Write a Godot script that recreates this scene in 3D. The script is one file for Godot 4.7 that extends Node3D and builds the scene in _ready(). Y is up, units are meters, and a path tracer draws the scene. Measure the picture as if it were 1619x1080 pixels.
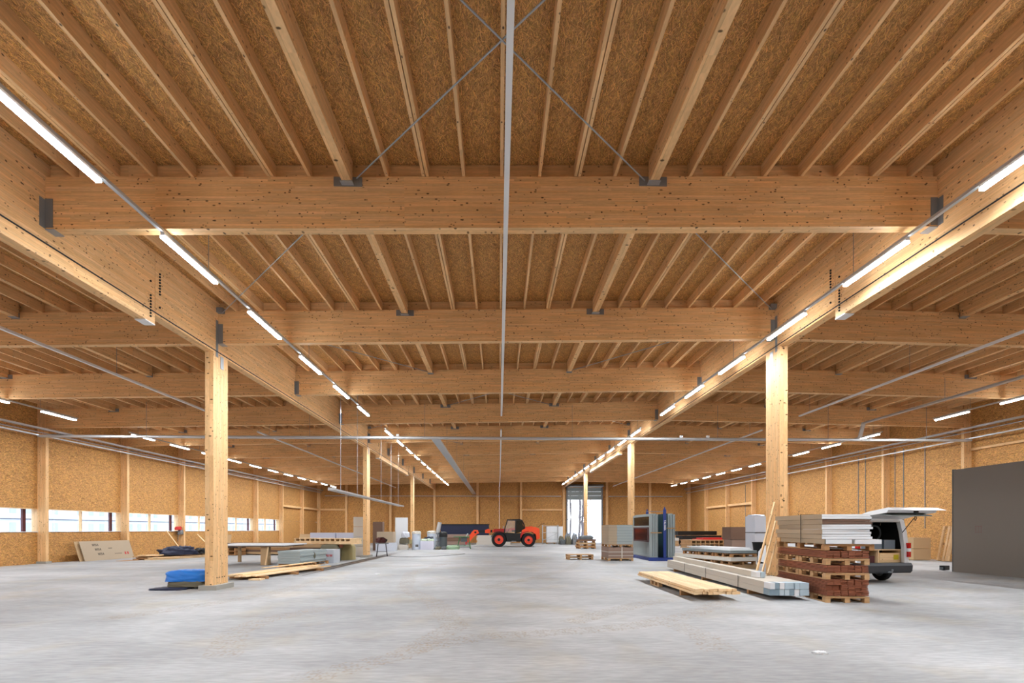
extends Node3D
# Timber hall. World: x right, y up, depth = -z. V(x, y, depth) makes a point.

var M := {}
var cache := {}
var rng := RandomNumberGenerator.new()
const F := 800.0
const YAW := 0.0259
const ORD := ["", "first", "second", "third", "fourth", "fifth", "sixth", "seventh", "eighth", "ninth", "tenth", "eleventh", "twelfth", "thirteenth", "fourteenth", "fifteenth", "sixteenth", "seventeenth", "eighteenth", "nineteenth", "twentieth", "twenty-first"]
const CX := -0.046
const CH := 1.548
const HY := 837.0
const GA := 7.32          # inner faces of the two girders
const GW := 0.21
const WL := -20.8         # wall faces
const WR := 22.25
const ZB := 58.4          # back wall
const ZF := -6.9          # wall behind the camera
const RIDGE := 7.43
const SLOPE := 0.0186

func V(x: float, y: float, d: float) -> Vector3:
	return Vector3(x, y, -d)

func beam_bottom(x: float) -> float:
	return 6.64 - SLOPE * absf(x - RIDGE)

func ground(px: float, py: float, y := 0.0) -> Vector2:   # pixel of the photograph -> (x, depth) where it meets height y
	var zc := F * (CH - y) / (py - HY)
	var xc := (px - 809.5) / F * zc
	return Vector2(CX + xc * cos(YAW) + zc * sin(YAW), zc * cos(YAW) - xc * sin(YAW))

# ---------------------------------------------------------------- nodes
func thing(called: String, label: String, category: String, at: Vector3, turn := 0.0, group := "") -> Node3D:
	var o := Node3D.new()
	o.name = called
	add_child(o, true)
	o.position = at
	o.rotation.y = turn
	tag(o, label, category, group)
	return o

func tag(o: Node, label: String, category: String, group := "", kind := "") -> void:
	if label: o.set_meta("label", label)
	if category: o.set_meta("category", category)
	if group: o.set_meta("group", group)
	if kind: o.set_meta("kind", kind)

func structure(called: String, label := "") -> Node3D:
	var o := Node3D.new()
	o.name = called
	add_child(o, true)
	o.set_meta("kind", "structure")
	if label: o.set_meta("label", label)
	return o

func part(par: Node, called: String, mesh: Mesh, mat: Material, at := Vector3.ZERO, rot := Vector3.ZERO) -> MeshInstance3D:
	var o := MeshInstance3D.new()
	o.name = called
	o.mesh = mesh
	o.material_override = mat
	o.position = at
	o.rotation = rot
	par.add_child(o, true)
	return o

func solo(called: String, label: String, category: String, mesh: Mesh, mat: Material, at: Vector3, rot := Vector3.ZERO, group := "") -> MeshInstance3D:
	var o := part(self, called, mesh, mat, at, rot)
	tag(o, label, category, group)
	return o

# ---------------------------------------------------------------- meshes
func bm(size: Vector3, axis := 0, lam := -1, variant := -1) -> ArrayMesh:
	# box with UVs in metres: u runs along axis; faces that point along lam show one board only
	if variant < 0: variant = rng.randi() % 5
	var key := "b%.4f,%.4f,%.4f,%d,%d,%d" % [size.x, size.y, size.z, axis, lam, variant]
	if cache.has(key): return cache[key]
	var st := SurfaceTool.new()
	st.begin(Mesh.PRIMITIVE_TRIANGLES)
	add_box(st, Vector3.ZERO, size, axis, lam, variant)
	var m := st.commit()
	cache[key] = m
	return m

func add_box(st: SurfaceTool, c: Vector3, size: Vector3, axis := 0, lam := -1, variant := 0, basis := Basis.IDENTITY) -> void:
	var h := size / 2.0
	var off := Vector2(variant * 1.37 + 0.11, variant * 0.73 + 0.05)
	for n in 3:
		for s in [-1.0, 1.0]:
			var a := (n + 1) % 3
			var b := (n + 2) % 3
			var ua := a
			var vb := b
			if axis == b:
				ua = b
				vb = a
			var pts := []
			for q in [[-1, -1], [1, -1], [1, 1], [-1, 1]]:
				var p := Vector3.ZERO
				p[n] = h[n] * s
				p[a] = h[a] * q[0]
				p[b] = h[b] * q[1]
				pts.append(p)
			if s > 0: pts.reverse()
			var nor := Vector3.ZERO
			nor[n] = s
			for i in [0, 1, 2, 0, 2, 3]:
				var p: Vector3 = pts[i]
				var vv: float = p[vb]
				if n == lam: vv *= 0.35
				st.set_normal(basis * nor)
				st.set_uv(Vector2(p[ua] + c[ua] * 0.31, vv) + off)
				st.add_vertex(c + basis * p)

func boxes(list: Array, axis := 0) -> ArrayMesh:   # list of [centre, size] joined into one mesh (one part made of several bars)
	var st := SurfaceTool.new()
	st.begin(Mesh.PRIMITIVE_TRIANGLES)
	for b in list:
		add_box(st, b[0], b[1], axis, -1, 0, b[2] if b.size() > 2 else Basis.IDENTITY)
	return st.commit()

func bar_basis(a: Vector3, b: Vector3) -> Basis:   # basis whose z runs from a to b
	var z := (b - a).normalized()
	var x := Vector3.UP.cross(z)
	if x.length() < 0.01: x = Vector3.RIGHT
	x = x.normalized()
	return Basis(x, z.cross(x), z)

func bar(par: Node, called: String, a: Vector3, b: Vector3, w: float, hgt: float, mat: Material) -> MeshInstance3D:
	var o := part(par, called, bm(Vector3(w, hgt, snappedf(a.distance_to(b), 0.001)), 2), mat, (a + b) / 2.0)
	o.basis = bar_basis(a, b)
	return o

func tube(points: Array, r: float, sides := 8) -> ArrayMesh:
	var st := SurfaceTool.new()
	st.begin(Mesh.PRIMITIVE_TRIANGLES)
	var rings := []
	for i in points.size():
		var t: Vector3
		if i == 0: t = points[1] - points[0]
		elif i == points.size() - 1: t = points[i] - points[i - 1]
		else: t = points[i + 1] - points[i - 1]
		var bs := bar_basis(Vector3.ZERO, t)
		var ring := []
		for k in sides:
			var a := TAU * k / sides
			ring.append([points[i] + (bs.x * cos(a) + bs.y * sin(a)) * r, bs.x * cos(a) + bs.y * sin(a)])
		rings.append(ring)
	for i in points.size() - 1:
		for k in sides:
			var k2 := (k + 1) % sides
			for q in [rings[i][k], rings[i + 1][k], rings[i + 1][k2], rings[i][k], rings[i + 1][k2], rings[i][k2]]:
				st.set_normal(q[1])
				st.set_uv(Vector2(float(i), float(k) / sides))
				st.add_vertex(q[0])
	for e in [0, points.size() - 1]:
		for k in range(1, sides - 1):
			var tri := [rings[e][0][0], rings[e][k][0], rings[e][k + 1][0]]
			if e == 0: tri.reverse()
			var nn: Vector3 = (tri[2] - tri[0]).cross(tri[1] - tri[0]).normalized()
			for p in tri:
				st.set_normal(nn)
				st.set_uv(Vector2.ZERO)
				st.add_vertex(p)
	return st.commit()

func lathe(profile: Array, sides := 20) -> ArrayMesh:   # profile of (radius, y), turned about y
	var st := SurfaceTool.new()
	st.begin(Mesh.PRIMITIVE_TRIANGLES)
	for i in profile.size() - 1:
		var p: Vector2 = profile[i]
		var q: Vector2 = profile[i + 1]
		for k in sides:
			var a := TAU * k / sides
			var b := TAU * (k + 1) / sides
			var v := [Vector3(p.x * cos(a), p.y, p.x * sin(a)), Vector3(q.x * cos(a), q.y, q.x * sin(a)), Vector3(q.x * cos(b), q.y, q.x * sin(b)), Vector3(p.x * cos(b), p.y, p.x * sin(b))]
			for j in [0, 2, 1, 0, 3, 2]:
				st.set_smooth_group(i)
				st.set_uv(Vector2(float(k) / sides, p.y))
				st.add_vertex(v[j])
	st.index()
	st.generate_normals()
	return st.commit()

func extrude(poly: PackedVector2Array, thick: float) -> ArrayMesh:   # polygon in (depth, y), thickness along x, centred
	var st := SurfaceTool.new()
	st.begin(Mesh.PRIMITIVE_TRIANGLES)
	var ccw := poly.duplicate()
	if Geometry2D.is_polygon_clockwise(ccw): ccw.reverse()
	var tri := Geometry2D.triangulate_polygon(ccw)
	for s in [-1.0, 1.0]:
		for i in range(0, tri.size(), 3):
			var idx := [tri[i], tri[i + 1], tri[i + 2]]
			var pa: Vector2 = ccw[idx[0]]
			var pb: Vector2 = ccw[idx[1]]
			var pc: Vector2 = ccw[idx[2]]
			var cr := (pb - pa).cross(pc - pa)
			if (cr > 0) == (s > 0): idx.reverse()
			for j in idx:
				st.set_normal(Vector3(s, 0, 0))
				st.set_uv(ccw[j])
				st.add_vertex(Vector3(s * thick / 2, ccw[j].y, -ccw[j].x))
	var n := ccw.size()
	for i in n:
		var p: Vector2 = ccw[i]
		var q: Vector2 = ccw[(i + 1) % n]
		var e := (q - p).normalized()
		var nor := Vector3(0, -e.x, -e.y)
		var w := [Vector3(-thick / 2, p.y, -p.x), Vector3(thick / 2, p.y, -p.x), Vector3(thick / 2, q.y, -q.x), Vector3(-thick / 2, q.y, -q.x)]
		for j in [0, 1, 2, 0, 2, 3]:
			st.set_normal(nor)
			st.set_uv(Vector2(w[j].x, p.distance_to(q) * (0.0 if j < 2 else 1.0)))
			st.add_vertex(w[j])
	return st.commit()

func cyl(r: float, h: float, sides := 16, r2 := -1.0) -> Mesh:
	var key := "c%.4f,%.4f,%d,%.4f" % [r, h, sides, r2]
	if cache.has(key): return cache[key]
	var m := CylinderMesh.new()
	m.bottom_radius = r
	m.top_radius = r if r2 < 0 else r2
	m.height = h
	m.radial_segments = sides
	m.rings = 1
	cache[key] = m
	return m

func lump(size: Vector3, seed_: int, rough := 0.18, square := 0.75) -> ArrayMesh:   # crumpled heap standing on y = 0
	var st := SurfaceTool.new()
	st.begin(Mesh.PRIMITIVE_TRIANGLES)
	var nz := FastNoiseLite.new()
	nz.seed = seed_
	nz.frequency = 1.0
	nz.noise_type = FastNoiseLite.TYPE_SIMPLEX_SMOOTH
	var nu := 40
	var nv := 16
	var g := []
	for j in nv + 1:
		var row := []
		var phi := PI / 2 * j / nv
		for i in nu:
			var th := TAU * i / nu
			var d := Vector3(cos(th) * cos(phi), sin(phi), sin(th) * cos(phi))
			# squarish footprint
			var sq := pow(pow(absf(d.x), 7) + pow(absf(d.z), 7) + pow(absf(d.y), 7), -1.0 / 7.0)
			d *= lerpf(1.0, sq, square)
			var k := 1.0 + rough * (nz.get_noise_3dv(d * 1.6) + 0.6 * nz.get_noise_3dv(d * 4.5) + 0.35 * absf(nz.get_noise_3dv(d * 9.0)))
			var p := Vector3(d.x * size.x / 2 * k, d.y * size.y * k, d.z * size.z / 2 * k)
			row.append(p)
		g.append(row)
	for j in nv:
		for i in nu:
			var i2 := (i + 1) % nu
			for q in [g[j][i], g[j + 1][i2], g[j + 1][i], g[j][i], g[j][i2], g[j + 1][i2]]:
				st.set_smooth_group(0)
				st.set_uv(Vector2(q.x, q.z))
				st.add_vertex(q)
	st.index()
	st.generate_normals()
	return st.commit()

# ---------------------------------------------------------------- textures and materials
func flat(c: Color, rough := 0.8, metal := 0.0) -> StandardMaterial3D:
	var m := StandardMaterial3D.new()
	m.albedo_color = c
	m.roughness = rough
	m.metallic = metal
	return m

func textured(img: Image, scale: Vector2, rough: float, tint := Color.WHITE) -> StandardMaterial3D:
	var m := StandardMaterial3D.new()
	m.albedo_texture = ImageTexture.create_from_image(img)
	m.albedo_color = tint
	m.uv1_scale = Vector3(1.0 / scale.x, 1.0 / scale.y, 1.0)
	m.roughness = rough
	return m

func tinted(src: StandardMaterial3D, tint: Color, rough := -1.0) -> StandardMaterial3D:
	var m: StandardMaterial3D = src.duplicate()
	m.albedo_color = tint
	if rough >= 0: m.roughness = rough
	return m

func noise_bytes(w: int, h: int, freq: float, sd: int, octaves := 4) -> PackedByteArray:
	var nz := FastNoiseLite.new()
	nz.seed = sd
	nz.frequency = freq
	nz.fractal_octaves = octaves
	var im := nz.get_seamless_image(w, h)
	im.convert(Image.FORMAT_L8)
	return im.get_data()

func stretched(w: int, h: int, squeeze: int, freq: float, sd: int) -> PackedByteArray:
	var nz := FastNoiseLite.new()
	nz.seed = sd
	nz.frequency = freq
	nz.fractal_octaves = 4
	var im := nz.get_seamless_image(w / squeeze, h)
	im.convert(Image.FORMAT_L8)
	im.resize(w, h, Image.INTERPOLATE_CUBIC)
	return im.get_data()

func wood_image(lamella_px: int, base: Color, spread: float, knots: int, sd: int) -> Image:   # 4 m x 1 m
	var w := 2048
	var h := 512
	var grain := stretched(w, h, 16, 0.03, sd)
	var fine := stretched(w, h, 8, 0.12, sd + 1)
	var r := RandomNumberGenerator.new()
	r.seed = sd
	var data := PackedByteArray()
	data.resize(w * h * 3)
	var rows := int(ceil(float(h) / lamella_px))
	for row in rows:
		# each lamella is finger-jointed from boards of different tone
		var cuts := [0]
		while cuts[-1] < w:
			cuts.append(mini(w, cuts[-1] + 420 + r.randi() % 700))
		for ci in cuts.size() - 1:
			var tone := 1.0 + r.randf_range(-spread, spread)
			var warm := r.randf_range(-0.02, 0.02)
			var shift := r.randi() % h
			for y in range(row * lamella_px, mini(h, (row + 1) * lamella_px)):
				var edge := 0.86 if y == row * lamella_px else 1.0
				for x in range(cuts[ci], cuts[ci + 1]):
					var gi := ((y + shift) % h) * w + x
					var k := tone * edge * (0.9 + 0.13 * grain[gi] / 255.0 + 0.09 * fine[gi] / 255.0)
					var o := (y * w + x) * 3
					data[o] = int(clampf(base.r * k * 255.0, 0, 255))
					data[o + 1] = int(clampf(base.g * k * (1.0 + warm) * 255.0, 0, 255))
					data[o + 2] = int(clampf(base.b * k * (1.0 + warm * 2.5) * 255.0, 0, 255))
	for i in knots:
		var kx := r.randi() % w
		var ky := r.randi() % h
		var ra := r.randf_range(2.5, 6.5)
		var asp := r.randf_range(1.0, 2.2)
		var dark := r.randf_range(0.35, 0.7)
		for yy in range(-int(ra) - 2, int(ra) + 3):
			for xx in range(-int(ra * asp) - 3, int(ra * asp) + 4):
				var d := sqrt(pow(xx / asp, 2) + yy * yy) / ra
				if d < 1.25:
					var k2 := lerpf(dark, 1.0, clampf((d - 0.6) / 0.65, 0, 1))
					var o2 := (posmod(ky + yy, h) * w + posmod(kx + xx, w)) * 3
					data[o2] = int(data[o2] * k2)
					data[o2 + 1] = int(data[o2 + 1] * (k2 * 0.93 + 0.07 * k2 * k2))
					data[o2 + 2] = int(data[o2 + 2] * k2 * (0.8 + 0.2 * k2))
	return Image.create_from_data(w, h, false, Image.FORMAT_RGB8, data)

func osb_image(sd: int, coarse := false) -> Image:   # 2 m x 2 m of pressed strands
	var n := 1024
	var r := RandomNumberGenerator.new()
	r.seed = sd
	var data := PackedByteArray()
	data.resize(n * n * 3)
	for i in n * n:
		data[i * 3] = 150
		data[i * 3 + 1] = 104
		data[i * 3 + 2] = 54
	for i in (9500 if coarse else 16000):
		var cx := r.randf() * n
		var cy := r.randf() * n
		var len := r.randf_range(22.0, 64.0)
		var wid := r.randf_range(4.0, 9.0) if coarse else r.randf_range(2.0, 6.0)
		var a := r.randfn(0.0, 0.6)
		var tone := r.randf_range(0.75, 1.24)
		if r.randf() < 0.07: tone *= 0.72
		var cr := 196.0 * tone
		var cg := (149.0 + r.randf_range(-7, 7)) * tone
		var cb := (88.0 + r.randf_range(-10, 10)) * tone
		var ca := cos(a)
		var sa := sin(a)
		var steps := int(len)
		var ws := int(wid)
		for s in steps:
			for t in ws:
				var u := s - len / 2
				var v := t - wid / 2
				var x := posmod(int(cx + u * ca - v * sa), n)
				var y := posmod(int(cy + u * sa + v * ca), n)
				var k := 0.8 if t == 0 else 1.0
				var o := (y * n + x) * 3
				data[o] = int(minf(255, cr * k))
				data[o + 1] = int(minf(255, cg * k))
				data[o + 2] = int(minf(255, cb * k))
	return Image.create_from_data(n, n, false, Image.FORMAT_RGB8, data)

func floor_image() -> Image:
	var n := 2048
	var a := noise_bytes(n, n, 0.004, 11, 5)
	var b := stretched(n, n, 5, 0.03, 12)
	var cloud := noise_bytes(n, n, 0.012, 13, 4)
	var data := PackedByteArray()
	data.resize(n * n * 3)
	for i in n * n:
		var k := 0.8 + 0.26 * a[i] / 255.0 + 0.14 * b[i] / 255.0
		var w := clampf((cloud[i] - 140) / 90.0, 0, 1)   # dusty brownish patches
		data[i * 3] = int(minf(255, (180.0 + 3.0 * w) * k))
		data[i * 3 + 1] = int(minf(255, (181.0 - 3.0 * w) * k))
		data[i * 3 + 2] = int(minf(255, (182.0 - 14.0 * w) * k))
	# dried mud that wheels carried in: pairs of ribbed tracks
	var r := RandomNumberGenerator.new()
	r.seed = 5
	var tracks := [
		[[640, 1030], [760, 1006], [880, 1000], [1000, 990], [1090, 972], [1150, 950]],
		[[900, 985], [960, 968], [1010, 956], [1060, 948]],
		[[1060, 985], [1110, 1004], [1140, 1030]],
		[[470, 1075], [640, 1035], [720, 990], [690, 955], [640, 930], [650, 905], [700, 892]],
		[[350, 1040], [370, 1000], [420, 980], [520, 960]],
		[[600, 900], [680, 893], [760, 890], [860, 893]],
		[[760, 930], [840, 915], [900, 900], [930, 880]],
		[[160, 980], [300, 960], [420, 940], [520, 915]],
	]
	for t in tracks:
		for i in t.size() - 1:
			var p := ground(t[i][0], t[i][1])
			var q := ground(t[i + 1][0], t[i + 1][1])
			var steps := int(p.distance_to(q) / 0.02)
			var side := (q - p).normalized().orthogonal()
			for s in steps:
				var c := p.lerp(q, float(s) / steps)
				for w in 9:
					if r.randf() > 0.9: continue
					var pos := c + side * (w - 4) * 0.05 + Vector2(r.randf_range(-0.03, 0.03), r.randf_range(-0.03, 0.03))
					var x := int((pos.x + 21.5) / 44.5 * n)
					var y := int((pos.y + 7.5) / 66.5 * n)
					if x < 0 or y < 0 or x >= n or y >= n: continue
					var o := (y * n + x) * 3
					var m := (0.6 if (s / 6) % 3 else 0.3) * r.randf()
					data[o] = int(lerpf(data[o], 164, m))
					data[o + 1] = int(lerpf(data[o + 1], 145, m))
					data[o + 2] = int(lerpf(data[o + 2], 122, m))
	return Image.create_from_data(n, n, false, Image.FORMAT_RGB8, data)

func make_materials() -> void:
	var glulam := wood_image(20, Color(0.87, 0.7, 0.5), 0.04, 170, 3)
	M.glulam = textured(glulam, Vector2(4, 1), 0.6)
	M.glulam.metallic_specular = 0.3
	M.joist = textured(wood_image(170, Color(0.86, 0.69, 0.49), 0.04, 90, 8), Vector2(4, 1), 0.65)
	M.pine = textured(wood_image(128, Color(0.9, 0.775, 0.6), 0.05, 50, 21), Vector2(4, 1), 0.65)
	M.pallet = tinted(M.pine, Color(0.80, 0.74, 0.68))
	M.oldwood = tinted(M.pine, Color(0.72, 0.62, 0.52))
	M.decking = textured(wood_image(64, Color(0.56, 0.33, 0.225), 0.12, 10, 31), Vector2(4, 1), 0.7)
	var osb := osb_image(77)
	M.osb = textured(osb_image(78, true), Vector2(2, 2), 0.75, Color(1.0, 0.965, 0.92))
	M.osb_deck = textured(osb, Vector2(2, 2), 0.75, Color(1.0, 0.965, 0.92))
	M.floor = textured(floor_image(), Vector2(1, 1), 0.62)
	M.floor.metallic_specular = 0.35
	var fine := stretched(1024, 1024, 3, 0.035, 44)
	var fd := PackedByteArray()
	fd.resize(1024 * 1024 * 3)
	for i in 1024 * 1024:
		var k := int(212 + 43.0 * fine[i] / 255.0 * (0.6 + 0.4 * fine[(i * 3) % 1048576] / 255.0))
		fd[i * 3] = k
		fd[i * 3 + 1] = k
		fd[i * 3 + 2] = k
	M.floor.detail_enabled = true
	M.floor.detail_blend_mode = BaseMaterial3D.BLEND_MODE_MUL
	M.floor.detail_albedo = ImageTexture.create_from_image(Image.create_from_data(1024, 1024, false, Image.FORMAT_RGB8, fd))
	M.floor.detail_uv_layer = BaseMaterial3D.DETAIL_UV_2
	M.floor.uv2_scale = Vector3(0.22, 0.31, 1)
	M.concrete = flat(Color(0.62, 0.61, 0.58), 0.85)
	M.gap = flat(Color(0.2, 0.2, 0.2), 0.9)
	M.steel = flat(Color(0.62, 0.64, 0.66), 0.5, 0.35)
	M.steel_dark = flat(Color(0.5, 0.51, 0.52), 0.55, 0.25)
	M.galv = flat(Color(0.72, 0.73, 0.74), 0.4, 0.5)
	M.white_metal = flat(Color(0.86, 0.86, 0.86), 0.5)
	M.bolt = flat(Color(0.12, 0.11, 0.1), 0.6, 0.3)
	M.cable = flat(Color(0.14, 0.14, 0.15), 0.6)
	M.lamp = flat(Color(1, 1, 1), 0.5)
	M.lamp.emission_enabled = true
	M.lamp.emission = Color(0.96, 0.98, 1.0)
	M.lamp.emission_energy_multiplier = 44.0
	M.white = flat(Color(0.85, 0.86, 0.87), 0.6)
	M.wrap = flat(Color(0.76, 0.73, 0.68), 0.6)
	M.zinc = flat(Color(0.5, 0.58, 0.63), 0.5)
	M.zinc_pale = flat(Color(0.68, 0.75, 0.79), 0.5)
	M.offwhite = flat(Color(0.8, 0.78, 0.74), 0.7)
	M.kraft = flat(Color(0.66, 0.59, 0.5), 0.8)
	M.carton = flat(Color(0.72, 0.6, 0.45), 0.85)
	M.grey_panel = flat(Color(0.6, 0.64, 0.64), 0.6)
	M.grey_dark = flat(Color(0.34, 0.36, 0.37), 0.7)
	M.black = flat(Color(0.045, 0.045, 0.05), 0.6)
	M.rubber = flat(Color(0.06, 0.06, 0.065), 0.85)
	M.orange = flat(Color(0.93, 0.3, 0.1), 0.4)
	M.red = flat(Color(0.75, 0.14, 0.12), 0.5)
	M.rim = flat(Color(0.88, 0.3, 0.2), 0.45)
	M.blue = flat(Color(0.09, 0.45, 0.8), 0.45)
	M.navy = flat(Color(0.1, 0.13, 0.24), 0.6)
	M.rack_blue = flat(Color(0.13, 0.22, 0.5), 0.5)
	M.olive = flat(Color(0.42, 0.4, 0.33), 0.9)
	M.insulation = flat(Color(0.62, 0.57, 0.4), 0.95)
	M.green = flat(Color(0.25, 0.45, 0.27), 0.5)
	M.wall_grey = flat(Color(0.45, 0.42, 0.385), 0.8)
	M.van = flat(Color(0.86, 0.87, 0.88), 0.25)
	M.van.clearcoat_enabled = true
	M.van.clearcoat = 0.6
	M.plastic = flat(Color(0.2, 0.21, 0.23), 0.55)
	M.tub = flat(Color(0.42, 0.47, 0.52), 0.5)
	M.film = flat(Color(0.78, 0.8, 0.84), 0.25)
	M.brownboard = flat(Color(0.42, 0.32, 0.26), 0.8)
	M.brick = flat(Color(0.56, 0.47, 0.42), 0.85)
	M.glass = flat(Color(0.85, 0.92, 0.95, 0.08), 0.03)
	M.glass.transparency = BaseMaterial3D.TRANSPARENCY_ALPHA
	M.glass_dark = flat(Color(0.1, 0.13, 0.12, 0.8), 0.14)
	M.glass_dark.transparency = BaseMaterial3D.TRANSPARENCY_ALPHA
	M.maroon = flat(Color(0.3, 0.11, 0.12), 0.5)
	M.teal = flat(Color(0.06, 0.24, 0.27), 0.5)
	M.tape = flat(Color(0.62, 0.48, 0.3), 0.6)
	M.snow = flat(Color(0.86, 0.87, 0.9), 0.9)
	M.facade = flat(Color(0.86, 0.88, 0.92), 0.8)
	M.pane_far = flat(Color(0.68, 0.76, 0.82), 0.4)
	M.bark = flat(Color(0.4, 0.37, 0.36), 0.9)
	M.print = flat(Color(0.22, 0.19, 0.17), 0.8)
	M.print_red = flat(Color(0.72, 0.2, 0.18), 0.7)
	M.yellow = flat(Color(0.75, 0.68, 0.05), 0.5)
	M.tail = flat(Color(0.7, 0.05, 0.06), 0.25)

func _ready() -> void:
	rng.seed = 4
	# ------------------------------------------------ camera, sky, exposure
	var cam := Camera3D.new()
	cam.name = "camera"
	add_child(cam)
	cam.position = Vector3(CX, CH, 0)
	cam.rotation.y = -YAW
	cam.keep_aspect = Camera3D.KEEP_HEIGHT
	cam.set_frustum(0.1 * 1080.0 / F, Vector2(0, 0.1 * (HY - 540.0) / F), 0.1, 400.0)
	cam.current = true
	var we := WorldEnvironment.new()
	we.name = "environment"
	var env := Environment.new()
	env.background_mode = Environment.BG_SKY
	var sm := ProceduralSkyMaterial.new()
	sm.sky_top_color = Color(0.80, 0.86, 0.95)
	sm.sky_horizon_color = Color(0.93, 0.95, 0.98)
	sm.ground_horizon_color = Color(0.9, 0.91, 0.93)
	sm.ground_bottom_color = Color(0.8, 0.81, 0.83)
	sm.sky_energy_multiplier = 1.0
	var sky := Sky.new()
	sky.sky_material = sm
	env.sky = sky
	env.background_energy_multiplier = SKY_ENERGY
	env.tonemap_mode = Environment.TONE_MAPPER_LINEAR
	env.tonemap_exposure = EXPOSURE
	env.sdfgi_enabled = true
	env.ssao_enabled = true
	env.ssil_enabled = true
	we.environment = env
	add_child(we)
	make_materials()
	build_shell()
	build_frame()
	build_lights()
	build_services()
	build_outside()
	build_right_goods()
	build_van()
	build_centre_back()
	build_left_goods()

const SKY_ENERGY := 3.6
const EXPOSURE := 1.1
const LAMP_ENERGY := 12.3

# ================================================================ the shell
func slab_mesh(x0: float, x1: float, d0: float, d1: float) -> ArrayMesh:
	var st := SurfaceTool.new()
	st.begin(Mesh.PRIMITIVE_TRIANGLES)
	add_box(st, V((x0 + x1) / 2, -0.1, (d0 + d1) / 2), Vector3(x1 - x0, 0.2, d1 - d0))
	var arr := st.commit_to_arrays()
	var uv := PackedVector2Array()
	var uv2 := PackedVector2Array()
	for p in arr[Mesh.ARRAY_VERTEX]:
		uv.append(Vector2((p.x + 21.5) / 44.5, (-p.z + 7.5) / 66.5))
		uv2.append(Vector2(p.x, -p.z))
	arr[Mesh.ARRAY_TEX_UV] = uv
	arr[Mesh.ARRAY_TEX_UV2] = uv2
	var m := ArrayMesh.new()
	m.add_surface_from_arrays(Mesh.PRIMITIVE_TRIANGLES, arr)
	return m

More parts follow.
